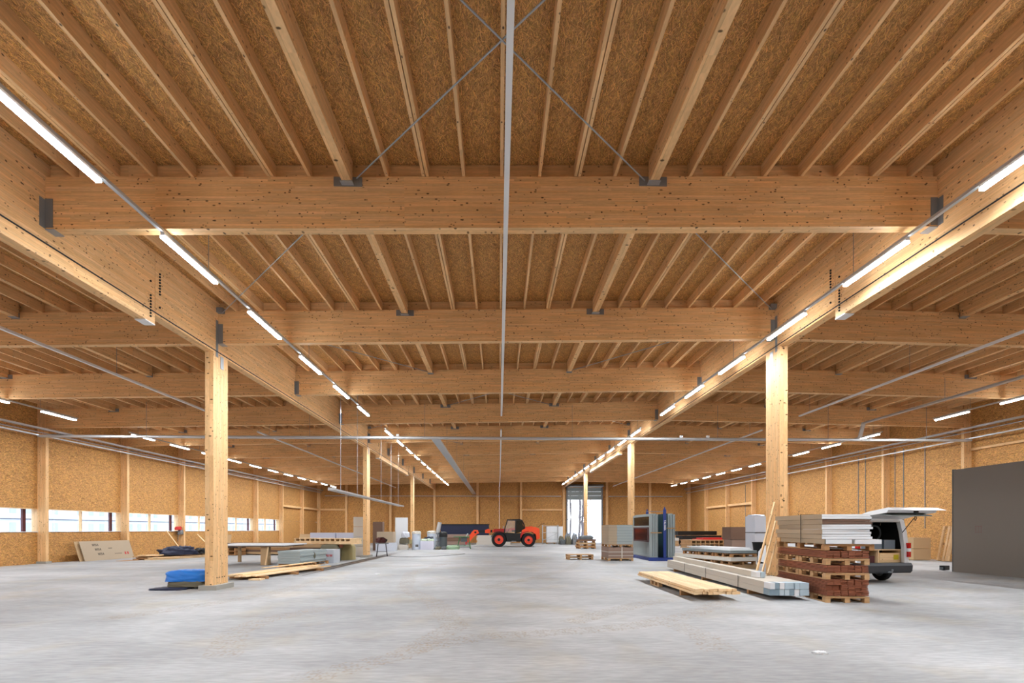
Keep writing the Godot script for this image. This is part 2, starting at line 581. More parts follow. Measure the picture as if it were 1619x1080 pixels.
func build_shell() -> void:
	var fl := structure("floor", "pale grey power-floated concrete floor with dusty tyre tracks")
	part(fl, "floor_slab", slab_mesh(WL - 0.3, WR + 0.3, ZF - 0.3, ZB + 0.3), M.floor)
	for x in [-6.92, -6.62]:
		part(fl, "joint_seal", bm(Vector3(0.022, 0.004, 41.0), 2, -1, 0), M.gap, V(x, 0.001, 37.6))
	part(fl, "joint_seal", bm(Vector3(13.6, 0.004, 0.03), 0, -1, 0), M.gap, V(0.2, 0.001, 28.75))

	# left wall: ribbon windows under tall boards
	var wl := structure("wall_left", "oriented strand board wall with a ribbon of low windows")
	var wr := structure("wall_right", "tall oriented strand board wall with timber posts")
	var n := 0
	for k in range(-1, 12):
		var d0 := 8.31 + 5.0 * (k - 2) + 0.08
		var d1 := d0 + 5.0
		if k == -1: d0 = ZF
		var mid := (d0 + d1) / 2
		var ln := d1 - d0
		var windowed := d1 < 49.0
		for s in 2:
			var c := d0 + ln * (0.25 + 0.5 * s)
			var w := ln / 2 - 0.006
			if windowed:
				part(wl, "board", bm(Vector3(0.3, 1.42, w), 2), M.osb, V(WL - 0.15, 0.71, c))
				part(wl, "board", bm(Vector3(0.3, 2.36, w), 2), M.osb, V(WL - 0.15, 3.66, c))
			else:
				part(wl, "board", bm(Vector3(0.3, 2.36, w), 2), M.osb, V(WL - 0.15, 1.18, c))
				part(wl, "board", bm(Vector3(0.3, 2.466, w), 2), M.osb, V(WL - 0.15, 3.605, c))
			part(wl, "board", bm(Vector3(0.3, 3.1, w), 2), M.osb, V(WL - 0.15, 6.395, c))
			part(wr, "board", bm(Vector3(0.3, 2.4, w), 2), M.osb, V(WR + 0.15, 1.2, c))
			part(wr, "board", bm(Vector3(0.3, 2.434, w), 2), M.osb, V(WR + 0.15, 3.623, c))
			part(wr, "board", bm(Vector3(0.3, 3.1, w), 2), M.osb, V(WR + 0.15, 6.395, c))
		part(wl, "post", bm(Vector3(0.36, 7.3, 0.16), 1), M.glulam, V(WL + 0.18, 3.65 + 0.06, d1))
		part(wr, "post", bm(Vector3(0.36, 7.5, 0.16), 1), M.glulam, V(WR - 0.18, 3.75 + 0.06, d1))
		for w2 in [[wl, WL + 0.2], [wr, WR - 0.2]]:
			part(w2[0], "post_footing", bm(Vector3(0.46, 0.1, 0.3), 0), M.concrete, V(w2[1], 0.05, d1))
		if windowed:
			n += 1
			var win := structure("window_%d" % n, "low ribbon window between two wall posts")
			part(win, "sill", bm(Vector3(0.34, 0.03, ln - 0.02), 2), M.white_metal, V(WL - 0.14, 1.435, mid))
			part(win, "head", bm(Vector3(0.3, 0.03, ln - 0.02), 2), M.pine, V(WL - 0.15, 2.465, mid))
			part(win, "jamb", bm(Vector3(0.3, 1.0, 0.04), 1), M.pine, V(WL - 0.15, 1.95, d0 + 0.03))
			part(win, "jamb", bm(Vector3(0.3, 1.0, 0.04), 1), M.pine, V(WL - 0.15, 1.95, d1 - 0.03))
			part(win, "frame_post", bm(Vector3(0.1, 1.0, 0.14), 1), M.maroon, V(WL - 0.24, 1.95, d1 - 0.5))
			part(win, "mullion", bm(Vector3(0.12, 1.0, 0.07), 1), M.pine, V(WL - 0.2, 1.95, mid))
			part(win, "pane", bm(Vector3(0.012, 1.0, ln / 2 - 0.1), 1), M.glass, V(WL - 0.24, 1.95, mid - ln / 4 - 0.01))
			part(win, "pane", bm(Vector3(0.012, 1.0, ln / 2 - 0.1), 1), M.glass, V(WL - 0.24, 1.95, mid + ln / 4 - 0.01))
	# horizontal rails between the far posts of both side walls
	for d in [50.9, 55.9]:
		part(wl, "rail", bm(Vector3(0.14, 0.2, 4.84), 2), M.glulam, V(WL + 0.16, 3.8, d))
	for d in [45.9, 50.9]:
		part(wr, "rail", bm(Vector3(0.14, 0.2, 4.84), 2), M.glulam, V(WR - 0.16, 3.85, d))
	for d in [15.9, 20.9]:
		part(wr, "rail", bm(Vector3(0.1, 0.1, 4.84), 2), M.glulam, V(WR - 0.06, 5.3, d))

	for q in [[30.8, 6.0, 0.0], [30.2, 6.0, 0.0], [27.9, 6.0, 0.0], [27.3, 6.0, 0.0], [25.9, 6.0, 1.6], [40.9, 5.6, 0.8], [45.2, 5.6, 0.3]]:
		part(wr, "conduit", bm(Vector3(0.03, q[1] - q[2], 0.03), 1, -1, 0), M.steel_dark, V(WR - 0.018, (q[1] + q[2]) / 2, q[0]))
	# back wall with the loading door
	var wb := structure("wall_back", "oriented strand board end wall with timber posts")
	var px := [WL, -17.43, -12.43, -7.43, -2.5, 2.5, 7.43, 12.43, 17.43, WR]
	for i in 9:
		var a: float = px[i]
		var b: float = px[i + 1]
		if i == 6:
			part(wb, "board", bm(Vector3(0.33, 7.9, 0.3), 1), M.osb, V(7.6, 3.95, ZB + 0.15))
			part(wb, "board", bm(Vector3(0.5, 7.9, 0.3), 1), M.osb, V(12.18, 3.95, ZB + 0.15))
			part(wb, "board", bm(Vector3(4.15, 1.5, 0.3), 0), M.osb, V(9.85, 7.15, ZB + 0.15))
			continue
		for s in 2:
			var w := (b - a) / 2 - 0.006
			var c := a + (b - a) * (0.25 + 0.5 * s)
			part(wb, "board", bm(Vector3(w, 4.84, 0.3), 1), M.osb, V(c, 2.42, ZB + 0.15))
			part(wb, "board", bm(Vector3(w, 3.04, 0.3), 1), M.osb, V(c, 6.37, ZB + 0.15))
	for i in range(1, 9):
		part(wb, "post", bm(Vector3(0.24, 7.3, 0.34), 1), M.glulam, V(px[i], 3.65, ZB - 0.17))
	part(wb, "rail", bm(Vector3(4.7, 0.2, 0.14), 0), M.glulam, V(4.97, 3.8, ZB - 0.08))
	part(wb, "rail", bm(Vector3(3.2, 0.2, 0.14), 0), M.glulam, V(-19.1, 3.8, ZB - 0.08))
	var dr := structure("door_1", "sectional loading door raised above a bright opening")
	for s in [7.82, 11.88]:
		part(dr, "door_track", bm(Vector3(0.16, 6.4, 0.2), 1), M.steel_dark, V(s, 3.2, ZB - 0.12))
	for i in 3:
		part(dr, "door_section", bm(Vector3(3.9, 0.46, 0.05), 0), M.grey_panel, V(9.85, 5.2 + i * 0.47, ZB - 0.1))
	part(dr, "shaft_box", bm(Vector3(4.3, 0.3, 0.3), 0), M.steel_dark, V(9.85, 6.6, ZB - 0.2))
	for i in 3:
		part(dr, "door_section", bm(Vector3(3.9, 0.04, 0.5), 0), M.grey_panel, V(9.85, 6.42, ZB - 0.6 - i * 0.51))

	var wf := structure("wall_front", "oriented strand board wall behind the viewpoint")
	part(wf, "board", bm(Vector3(43.6, 7.9, 0.3), 0, -1, 0), M.osb, V(0.72, 3.95, ZF - 0.16))

# ================================================================ the timber frame and the roof
func beam_z(k: int) -> float:
	return 8.31 + 5.0 * (k - 1)

func build_frame() -> void:
	var tilt := atan(SLOPE)
	var spans := [[WL, -GA - GW, tilt, "aisle by the window wall"], [-GA, GA, tilt, "nave"], [GA + GW, WR, -tilt, "aisle by the blank wall"]]
	# roof deck and joists
	var roof := structure("ceiling", "strand board roof deck on closely spaced timber joists")
	var joist_list := []
	for k in range(-2, 11):
		var d0 := beam_z(k) + 0.09 if k > -2 else ZF
		var d1 := beam_z(k + 1) + 0.09 if k < 10 else ZB
		for si in 3:
			var sp: Array = spans[si]
			var a: float = sp[0] - (0.11 if si > 0 else 0.3)
			var b: float = sp[1] + (0.11 if si < 2 else 0.3)
			if si == 1:
				a = -RIDGE
				b = RIDGE
			elif si == 0: b = -RIDGE
			else: a = RIDGE
			var mx := (a + b) / 2
			part(roof, "deck_panel", bm(Vector3(b - a, 0.2, d1 - d0 - 0.004), 2, -1, (k + 5 + si) % 5), M.osb_deck, V(mx, beam_bottom(mx) + 1.18, (d0 + d1) / 2), Vector3(0, 0, sp[2]))
			# joists
			var xs := []
			if si == 1:
				for j in range(-11, 12): xs.append([j * 0.625, absi(j) % 4 == 2])
			elif si == 2:
				for j in range(1, 23): xs.append([RIDGE + j * 0.625, j % 4 == 2])
			else:
				for j in range(1, 21): xs.append([-RIDGE - j * 0.625, j % 4 == 2])
			for q in xs:
				var near: float = absf(q[0]) * 0.35 + (d0 if d0 > 3 else 60.0)
				if q[1]:
					joist_list.append([near, q[0] - 0.03, d0, d1])
					joist_list.append([near, q[0] + 0.03, d0, d1])
				else:
					joist_list.append([near, q[0], d0, d1])
	joist_list.sort_custom(func(p, q): return p[0] < q[0])
	var rest := SurfaceTool.new()
	rest.begin(Mesh.PRIMITIVE_TRIANGLES)
	for i in joist_list.size():
		var q: Array = joist_list[i]
		var ln: float = q[3] - q[2] - 0.004
		var at := V(q[1], beam_bottom(q[1]) + 0.84 + 0.12, (q[2] + q[3]) / 2)
		if i < 298:
			part(roof, "joist", bm(Vector3(0.048, 0.238, ln), 2), M.joist, at)
		else:
			add_box(rest, at, Vector3(0.048, 0.238, ln), 2, -1, i % 5)
	var rj := part(roof, "joist_rows", rest.commit(), M.joist)
	rj.set_meta("kind", "stuff")

	# cross beams with steel hangers, blocking above them, purlins between them
	for k in range(-1, 11):
		var d := beam_z(k)
		for si in 3:
			var sp: Array = spans[si]
			var a: float = sp[0]
			var b: float = sp[1]
			var mx := (a + b) / 2
			part(roof, "blocking", bm(Vector3(b - a - 0.02, 0.236, 0.05), 0), M.joist, V(mx, beam_bottom(mx) + 0.84 + 0.119, d + 0.1), Vector3(0, 0, sp[2]))
			if si == 0: a += 0.36
			if si == 2: b -= 0.36
			mx = (a + b) / 2
			var t := thing("crossbeam", "spruce glulam crossbeam over the " + sp[3] + ", " + ORD[11 - k] + " from the end wall", "beam", V(mx, beam_bottom(mx) + 0.42, d + 0.09), 0, "roof crossbeams")
			part(t, "timber", bm(Vector3(b - a, 0.838, 0.18), 0, 1), M.glulam, Vector3.ZERO, Vector3(0, 0, sp[2]))
			if si == 1:
				for s in [-1.0, 1.0]:
					var y: float = SLOPE * s * 7.2
					var tall := k in [2, 5, 8]
					var h := 0.95 if tall else 0.46
					var yc := -0.42 + (h / 2 if not tall else 0.1)
					part(t, "hanger_plate", bm(Vector3(0.12, minf(h, 0.5), 0.008), 1), M.steel_dark, V(s * (GA - 0.062), y - 0.42 + 0.25, -0.097))
					part(t, "hanger_plate", bm(Vector3(0.008, h, 0.1), 1), M.steel_dark, V(s * (GA - 0.004), y + yc, -0.15))
					part(t, "hanger_seat", bm(Vector3(0.14, 0.012, 0.2), 0), M.steel, V(s * (GA - 0.07), y - 0.43, 0))
					if tall:
						part(t, "brace_node", bm(Vector3(0.16, 0.12, 0.12), 0), M.steel_dark, V(s * (GA - 0.1), y + 0.4, -0.16))
		# purlins
		if k < 10:
			for px in [-17.43, -12.43, -2.5, 2.5, 12.43, 17.43]:
				var yb: float = beam_bottom(px) + 0.7
				part(roof, "purlin", bm(Vector3(0.15, 0.375, 4.78), 2, 1), M.glulam, V(px, yb + 0.19, d + 2.6))
				var braced: bool = absf(px) < 3 and (k % 3 != 2)
				for e in [d + 0.2, d + 4.99]:
					part(roof, "purlin_shoe", bm(Vector3(0.46 if braced or absf(px) > 15 else 0.18, 0.15, 0.012), 0), M.steel_dark, V(px, yb + 0.05, e))
					part(roof, "shoe_seat", bm(Vector3(0.2, 0.012, 0.12), 0), M.steel, V(px, yb - 0.008, e + (0.05 if e < d + 2 else -0.05)))
	# wind bracing rods
	for k in range(0, 10):
		var p := beam_z(k) + 0.25
		var q := beam_z(k + 1) - 0.05
		for s in [-1.0, 1.0]:
			var inn := func(x: float) -> float: return beam_bottom(x) + 0.76
			var a := Vector3.ZERO
			var b := Vector3.ZERO
			match posmod(k, 3):
				0:
					a = V(-2.35 * s, inn.call(-2.35 * s), p)
					b = V(2.35 * s, inn.call(2.35 * s) - 0.02 * s, q)
				1:
					a = V(2.6 * s, inn.call(2.6 * s), p)
					b = V(7.2 * s, inn.call(7.2 * s), q)
				2:
					a = V(7.2 * s, inn.call(7.2 * s), p)
					b = V(2.6 * s, inn.call(2.6 * s), q)
			part(roof, "bracing_rod", tube([a, b], 0.012, 6), M.steel)

	# girders: deep hung pieces between cantilevered shallow ones
	for s in [-1.0, 1.0]:
		var x: float = s * (GA + GW / 2)
		var bb := beam_bottom(x)
		var top := bb + 1.07
		var side := "window side" if s < 0 else "blank wall side"
		for seg in [[ZF, 10.9, true], [10.9, 30.9, false], [30.9, 40.9, true], [40.9, ZB - 0.35, false]]:
			var bot: float = bb - (0.48 if seg[2] else 0.28)
			var ln: float = seg[1] - seg[0] - 0.008
			var lab := "deep hung glulam girder piece on the " if seg[2] else "shallower cantilevering glulam girder piece on the "
			var t := thing("girder", lab + side + (", first one" if seg[0] < 15 else ", farther one"), "girder", V(x, bot, (seg[0] + seg[1]) / 2), 0, "lengthwise girders")
			part(t, "timber", bm(Vector3(GW, top - bot, ln), 2, 1), M.glulam, Vector3(0, (top - bot) / 2, 0))
			part(t, "cable", tube([V(-s * (GW / 2 + 0.012), bb - 0.23 - bot, -ln / 2), V(-s * (GW / 2 + 0.012), bb - 0.23 - bot, ln / 2)], 0.012, 6), M.cable)
			for e in [-1.0, 1.0]:
				var edge: float = seg[0] if e < 0 else seg[1]
				if edge < 5 or edge > 50: continue
				for i in 8:
					part(t, "bolt", cyl(0.022, 0.02, 8), M.bolt, V(-s * (GW / 2 + 0.008), (0.12 if seg[2] else 0.5) + i * 0.062, e * (ln / 2 - 0.14)), Vector3(0, 0, PI / 2))
				part(t, "bolt", cyl(0.022, 0.02, 8), M.bolt, V(-s * (GW / 2 + 0.008), 0.85 if seg[2] else 0.22, e * (ln / 2 - 0.14)), Vector3(0, 0, PI / 2))
				if seg[2]:
					part(t, "end_shoe", bm(Vector3(GW + 0.01, 0.02, 0.3), 0), M.white_metal, V(0, -0.011, e * (ln / 2 - 0.15)))
		# columns
		for d in [-1.9, 13.1, 28.1, 43.1]:
			var hgt := bb - 0.28 - 0.12
			var where: String = "first row" if d < 20 else ("second row" if d < 40 else "third row")
			var c := thing("timber_column", "broad glulam column on a concrete plinth, " + where + " on the " + side, "column", V(x, 0, d + 0.33), 0, "nave columns")
			part(c, "shaft", bm(Vector3(GW, hgt, 0.69), 1, 2), M.glulam, Vector3(0, 0.12 + hgt / 2, 0))
			part(c, "plinth", bm(Vector3(0.45, 0.12, 0.86), 0), M.concrete, Vector3(0, 0.06, 0))
			for i in 4:
				part(c, "bolt", cyl(0.014, 0.012, 8), M.bolt, V(-s * (GW / 2 + 0.004), 0.3, -0.18 + i * 0.12), Vector3(0, 0, PI / 2))
			part(c, "strap_plate", bm(Vector3(0.01, 0.32, 0.14), 1), M.steel, V(-s * (GW / 2 + 0.006), hgt - 0.06, 0.05))

# ================================================================ lamps
func luminaire(x: float, y: float, d: float, row: String, num: int) -> void:
	var t := thing("linear_luminaire", "glowing strip light " + row + ", " + ORD[num] + " from the end wall", "light", V(x, y, d + 0.775), 0, "strip lights " + row)
	part(t, "housing", bm(Vector3(0.065, 0.05, 1.55), 2, -1, 0), M.white_metal, Vector3(0, 0.062, 0))
	part(t, "diffuser", bm(Vector3(0.075, 0.04, 1.54), 2, -1, 0), M.lamp, Vector3(0, 0.02, 0))
	var l := AreaLight3D.new()
	l.name = "lamp_light"
	l.area_size = Vector2(0.075, 1.54)
	l.light_energy = LAMP_ENERGY
	l.light_color = Color(0.945, 0.975, 1.0)
	l.shadow_enabled = true
	l.area_range = 80.0
	l.area_attenuation = 2.0
	l.rotation.x = -PI / 2
	l.position.y = -0.004
	t.add_child(l)

func build_lights() -> void:
	var rows := [[-5.47, 6.25, "beside the window-side girder"], [6.8, 6.35, "beside the blank-wall-side girder"], [-17.4, 6.0, "along the window wall"], [18.65, 6.2, "along the blank wall"]]
	for r in rows:
		for i in 10: luminaire(r[0], r[1], 5.46 + 2.84 * (i - 4), r[2], 21 - i)
		for j in 11: luminaire(r[0], r[1], 24.4 + 2.84 * j, r[2], 11 - j)
		for seg in [[-6.0, 21.3], [24.2, 54.6]]:
			var t := thing("light_trunking", "grey trunking of the lights " + r[2] + (", first run" if seg[0] < 0 else ", run towards the end wall"), "trunking", V(r[0], r[1] + 0.112, (seg[0] + seg[1]) / 2), 0, "light trunking")
			part(t, "rail", bm(Vector3(0.06, 0.045, seg[1] - seg[0]), 2, -1, 0), M.galv)
			var d: float = seg[0] + 0.6
			while d < seg[1]:
				part(t, "hanger", bm(Vector3(0.008, beam_bottom(r[0]) + 0.9 - r[1] - 0.13, 0.008), 1, -1, 0), M.steel_dark, V(0, (beam_bottom(r[0]) + 0.9 - r[1] - 0.13) / 2 + 0.02, d - (seg[0] + seg[1]) / 2))
				d += 5.0

# ================================================================ trays, pipes, cables overhead
func ladder_tray(par: Node, a: Vector3, b: Vector3, w: float, rung: float) -> void:
	var side := bar_basis(a, b).x * w / 2
	bar(par, "side_rail", a + side, b + side, 0.02, 0.06, M.galv)
	bar(par, "side_rail", a - side, b - side, 0.02, 0.06, M.galv)
	bar(par, "tray_bed", a - Vector3(0, 0.02, 0), b - Vector3(0, 0.02, 0), w - 0.02, 0.006, M.galv)

func build_services() -> void:
	for q in [[0.06, 6.25, "nave"], [-11.3, 6.1, "aisle by the window wall"], [12.55, 6.3, "aisle by the blank wall"]]:
		for seg in [[-6.0, 20.9], [23.9, 55.5]]:
			var t := thing("empty_trunking", "unlit pale trunking over the " + q[2] + (", long first run" if seg[0] < 0 else ", run towards the end wall"), "trunking", V(q[0], q[1], (seg[0] + seg[1]) / 2), 0, "unlit trunking")
			part(t, "rail", bm(Vector3(0.07, 0.06, seg[1] - seg[0]), 2, -1, 0), M.white_metal)
			var d: float = seg[0] + 1.2
			while d < seg[1]:
				var hh: float = beam_bottom(q[0]) + 1.083 - q[1]
				part(t, "hanger", bm(Vector3(0.008, hh, 0.008), 1, -1, 0), M.steel_dark, V(0, hh / 2, d - (seg[0] + seg[1]) / 2))
				d += 5.0
	# tray across the hall
	var ct := thing("cable_tray", "long galvanised cable tray crossing the whole hall below the beams", "cable tray", V(0.7, 5.56, 22.4), 0, "cable trays")
	ladder_tray(ct, Vector3(-20.6, 0, 0), Vector3(20.6, 0, 0), 0.22, 0)
	part(ct, "conduit", tube([Vector3(-20.6, 0.05, 0.02), Vector3(20.6, 0.05, 0.02)], 0.03, 8), M.galv)
	for x in [-16.0, -9.0, -4.0, 2.5, 9.0, 14.0, 18.5]:
		part(ct, "hanger", bm(Vector3(0.01, 1.5, 0.01), 1, -1, 0), M.steel_dark, Vector3(x, 0.75, 0.1))
	for x in [-5.2, 7.4, 8.6, 16.0]:
		part(ct, "junction_box", bm(Vector3(0.12, 0.12, 0.08), 1, -1, 0), M.white, Vector3(x, 0.12, 0.0))
	var lt := thing("cable_tray", "perforated cable tray running from the crossing tray to the end wall", "cable tray", V(-2.85, 5.56, 22.5), 0, "cable trays")
	ladder_tray(lt, V(0, 0, 0.1), V(0, 0, 35.6), 0.36, 0)
	for d in [3.0, 9.0, 15.0, 21.0, 27.0, 33.0]:
		part(lt, "hanger", bm(Vector3(0.01, 1.4, 0.01), 1, -1, 0), M.steel_dark, V(0.19, 0.7, d))
	var wt := thing("hanging_tray", "galvanised cable tray hung low on five long wires beside the column", "cable tray", V(-6.15, 3.0, 18.7), 0)
	ladder_tray(wt, V(0, 0, 0), V(0, 0, 13.2), 0.3, 0)
	part(wt, "tray_lip", bm(Vector3(0.3, 0.1, 0.02), 0), M.galv, V(0, 0.03, 0))
	for d in [1.0, 3.3, 7.7, 10.1, 12.2]:
		part(wt, "wire", tube([V(0, 0, d), V(0, 4.46, d)], 0.008, 5), M.galv)
	for q in [[-20.15, 5.98, "window wall"], [21.55, 6.2, "blank wall"]]:
		var s: float = signf(q[0])
		var t := thing("wall_tray", "long galvanised cable tray with a conduit running along the " + q[2], "cable tray", V(q[0], q[1], 25.8), 0, "wall trays")
		part(t, "upper_channel", bm(Vector3(0.12, 0.08, 65), 2, -1, 0), M.galv)
		part(t, "lower_channel", bm(Vector3(0.1, 0.05, 65), 2, -1, 0), M.galv, Vector3(s * 0.2, -0.27 if s < 0 else -0.45, 0))
		part(t, "conduit", tube([V(s * 0.1, -0.16, -32.5), V(s * 0.1, -0.16, 32.5)], 0.02, 6), M.steel)
		for i in 13:
			part(t, "wall_bracket", bm(Vector3(0.5, 0.03, 0.04), 0, -1, 0), M.steel_dark, V(s * 0.2, -0.06, -32 + i * 5.0))
	var et := thing("end_wall_conduit", "thin galvanised conduit along the end wall", "conduit", V(0.7, 5.35, ZB - 0.4), 0)
	part(et, "pipe", tube([Vector3(-20.5, 0, 0), Vector3(6.4, 0, 0)], 0.04, 8), M.galv)
	part(et, "pipe", tube([Vector3(11.9, 0, 0), Vector3(20.5, 0, 0)], 0.04, 8), M.galv)
	var rt := thing("dropping_tray", "dark cable tray in the aisle that drops to the crossing tray", "cable tray", V(16.1, 6.25, 0), 0)
	ladder_tray(rt, V(0, 0, -5), V(0, 0, 22.0), 0.16, 0)
	bar(rt, "drop_piece", V(0, 0, 22.0), V(0, -0.6, 22.24), 0.16, 0.05, M.galv)
	for d in [3.0, 8.0, 13.0, 18.0]:
		part(rt, "hanger", bm(Vector3(0.01, 0.8, 0.01), 1, -1, 0), M.steel_dark, V(0.08, 0.4, d))

# ================================================================ outside
func build_outside() -> void:
	var gr := structure("ground_outside", "snow-pale yard around the hall")
	part(gr, "yard", bm(Vector3(500, 0.3, 500), 0, -1, 0), M.snow, V(0, -0.45, 60))
	var b := thing("apartment_building", "pale apartment block with rows of windows seen through the ribbon windows", "building", V(-78, -0.3, 100))
	part(b, "facade", bm(Vector3(8, 12, 170), 2, -1, 0), M.facade, Vector3(-4, 6, 0))
	part(b, "balcony_band", bm(Vector3(0.3, 0.18, 170), 2, -1, 0), M.grey_dark, Vector3(0.15, 3.55, 0))
	part(b, "balcony_band", bm(Vector3(0.3, 0.18, 170), 2, -1, 0), M.grey_dark, Vector3(0.15, 6.55, 0))
	for r in 3:
		for i in 64:
			if i % 5 == 4: continue
			var w := part(b, "window", bm(Vector3(0.1, 1.5, 1.05), 1, -1, 0), M.pane_far, Vector3(0.03, 2.2 + r * 3.0, -82 + i * 2.6))
	# bare trees beyond the loading door
	var spots := [[9.0, 72.0, 0.16], [10.6, 76.0, 0.13], [13.2, 80.0, 0.2], [14.5, 92.0, 0.2], [12.2, 98.0, 0.18], [17.0, 100.0, 0.22]]
	for i in spots.size():
		var q: Array = spots[i]
		var t := thing("bare_tree", "slim bare tree standing in the snow beyond the loading door", "tree", V(q[0], -0.3, q[1]), 0, "trees beyond the door")
		var r2 := RandomNumberGenerator.new()
		r2.seed = i + 3
		var pts := []
		var p := Vector3.ZERO
		for j in 8:
			pts.append(p)
			p += Vector3(r2.randf_range(-0.15, 0.15), 1.5, r2.randf_range(-0.1, 0.1))
		part(t, "trunk", tube(pts, q[2], 7), M.bark)
		for j in 9:
			var s: Vector3 = pts[2 + j % 5] + Vector3(0, 0.3 * j / 5.0, 0)
			var dir := Vector3(r2.randf_range(-1, 1), r2.randf_range(0.6, 1.2), r2.randf_range(-0.6, 0.6)).normalized()
			part(t, "branch", tube([s, s + dir * 1.2, s + dir * 2.3 + Vector3(0, 0.4, 0)], 0.035, 5), M.bark)

# ================================================================ goods
func frame(x: float, d: float, turn: float, y := 0.0) -> Transform3D:
	return Transform3D(Basis(Vector3.UP, turn), V(x, y, d))

func boxed(fr: Transform3D, called: String, label: String, cat: String, group: String, c: Vector3, size: Vector3, mat: Material, axis := 2, tilt := 0.0) -> MeshInstance3D:
	# a one-piece thing: c and size as (across, up, depth) inside the frame
	var o := solo(called, label, cat, bm(size, axis), mat, Vector3.ZERO, Vector3.ZERO, group)
	o.transform = fr * Transform3D(Basis(Vector3.UP, tilt), V(c.x, c.y, c.z))
	return o

func pallet(fr: Transform3D, c: Vector3, w: float, l: float, label: String, group: String, mat: Material = null, nb := 7) -> Node3D:
	# c = middle of its underside; w across, l deep; boards run across
	if mat == null: mat = M.pallet
	var t := thing("wooden_pallet", label, "pallet", Vector3.ZERO, 0, group)
	t.transform = fr * Transform3D(Basis.IDENTITY, V(c.x, c.y, c.z))
	for i in 3:
		var x := (i - 1) * (w / 2 - 0.05)
		part(t, "runner", bm(Vector3(0.1, 0.022, l), 2), mat, V(x, 0.011, 0))
		for j in 3:
			part(t, "block", bm(Vector3(0.1, 0.078, 0.14), 2), mat, V(x, 0.061, (j - 1) * (l / 2 - 0.07)))
	for i in nb:
		part(t, "deck_board", bm(Vector3(w, 0.022, 0.11), 0), mat, V(0, 0.111 + 0.011, -l / 2 + 0.055 + i * (l - 0.11) / (nb - 1)))
	for j in 3:
		part(t, "stringer_board", bm(Vector3(w, 0.02, 0.12), 0), mat, V(0, 0.1, (j - 1) * (l / 2 - 0.07)))
	return t

func text(par: Node, s: String, size: float, mat: Material, at: Vector3, rot := Vector3.ZERO) -> MeshInstance3D:
	var tm := TextMesh.new()
	var sf := SystemFont.new()
	sf.font_names = ["Droid Sans"]
	sf.font_weight = 700
	tm.font = sf
	tm.text = s
	tm.font_size = 32
	tm.pixel_size = size / 24.0
	tm.depth = 0.002
	return part(par, "lettering", tm, mat, at, rot)

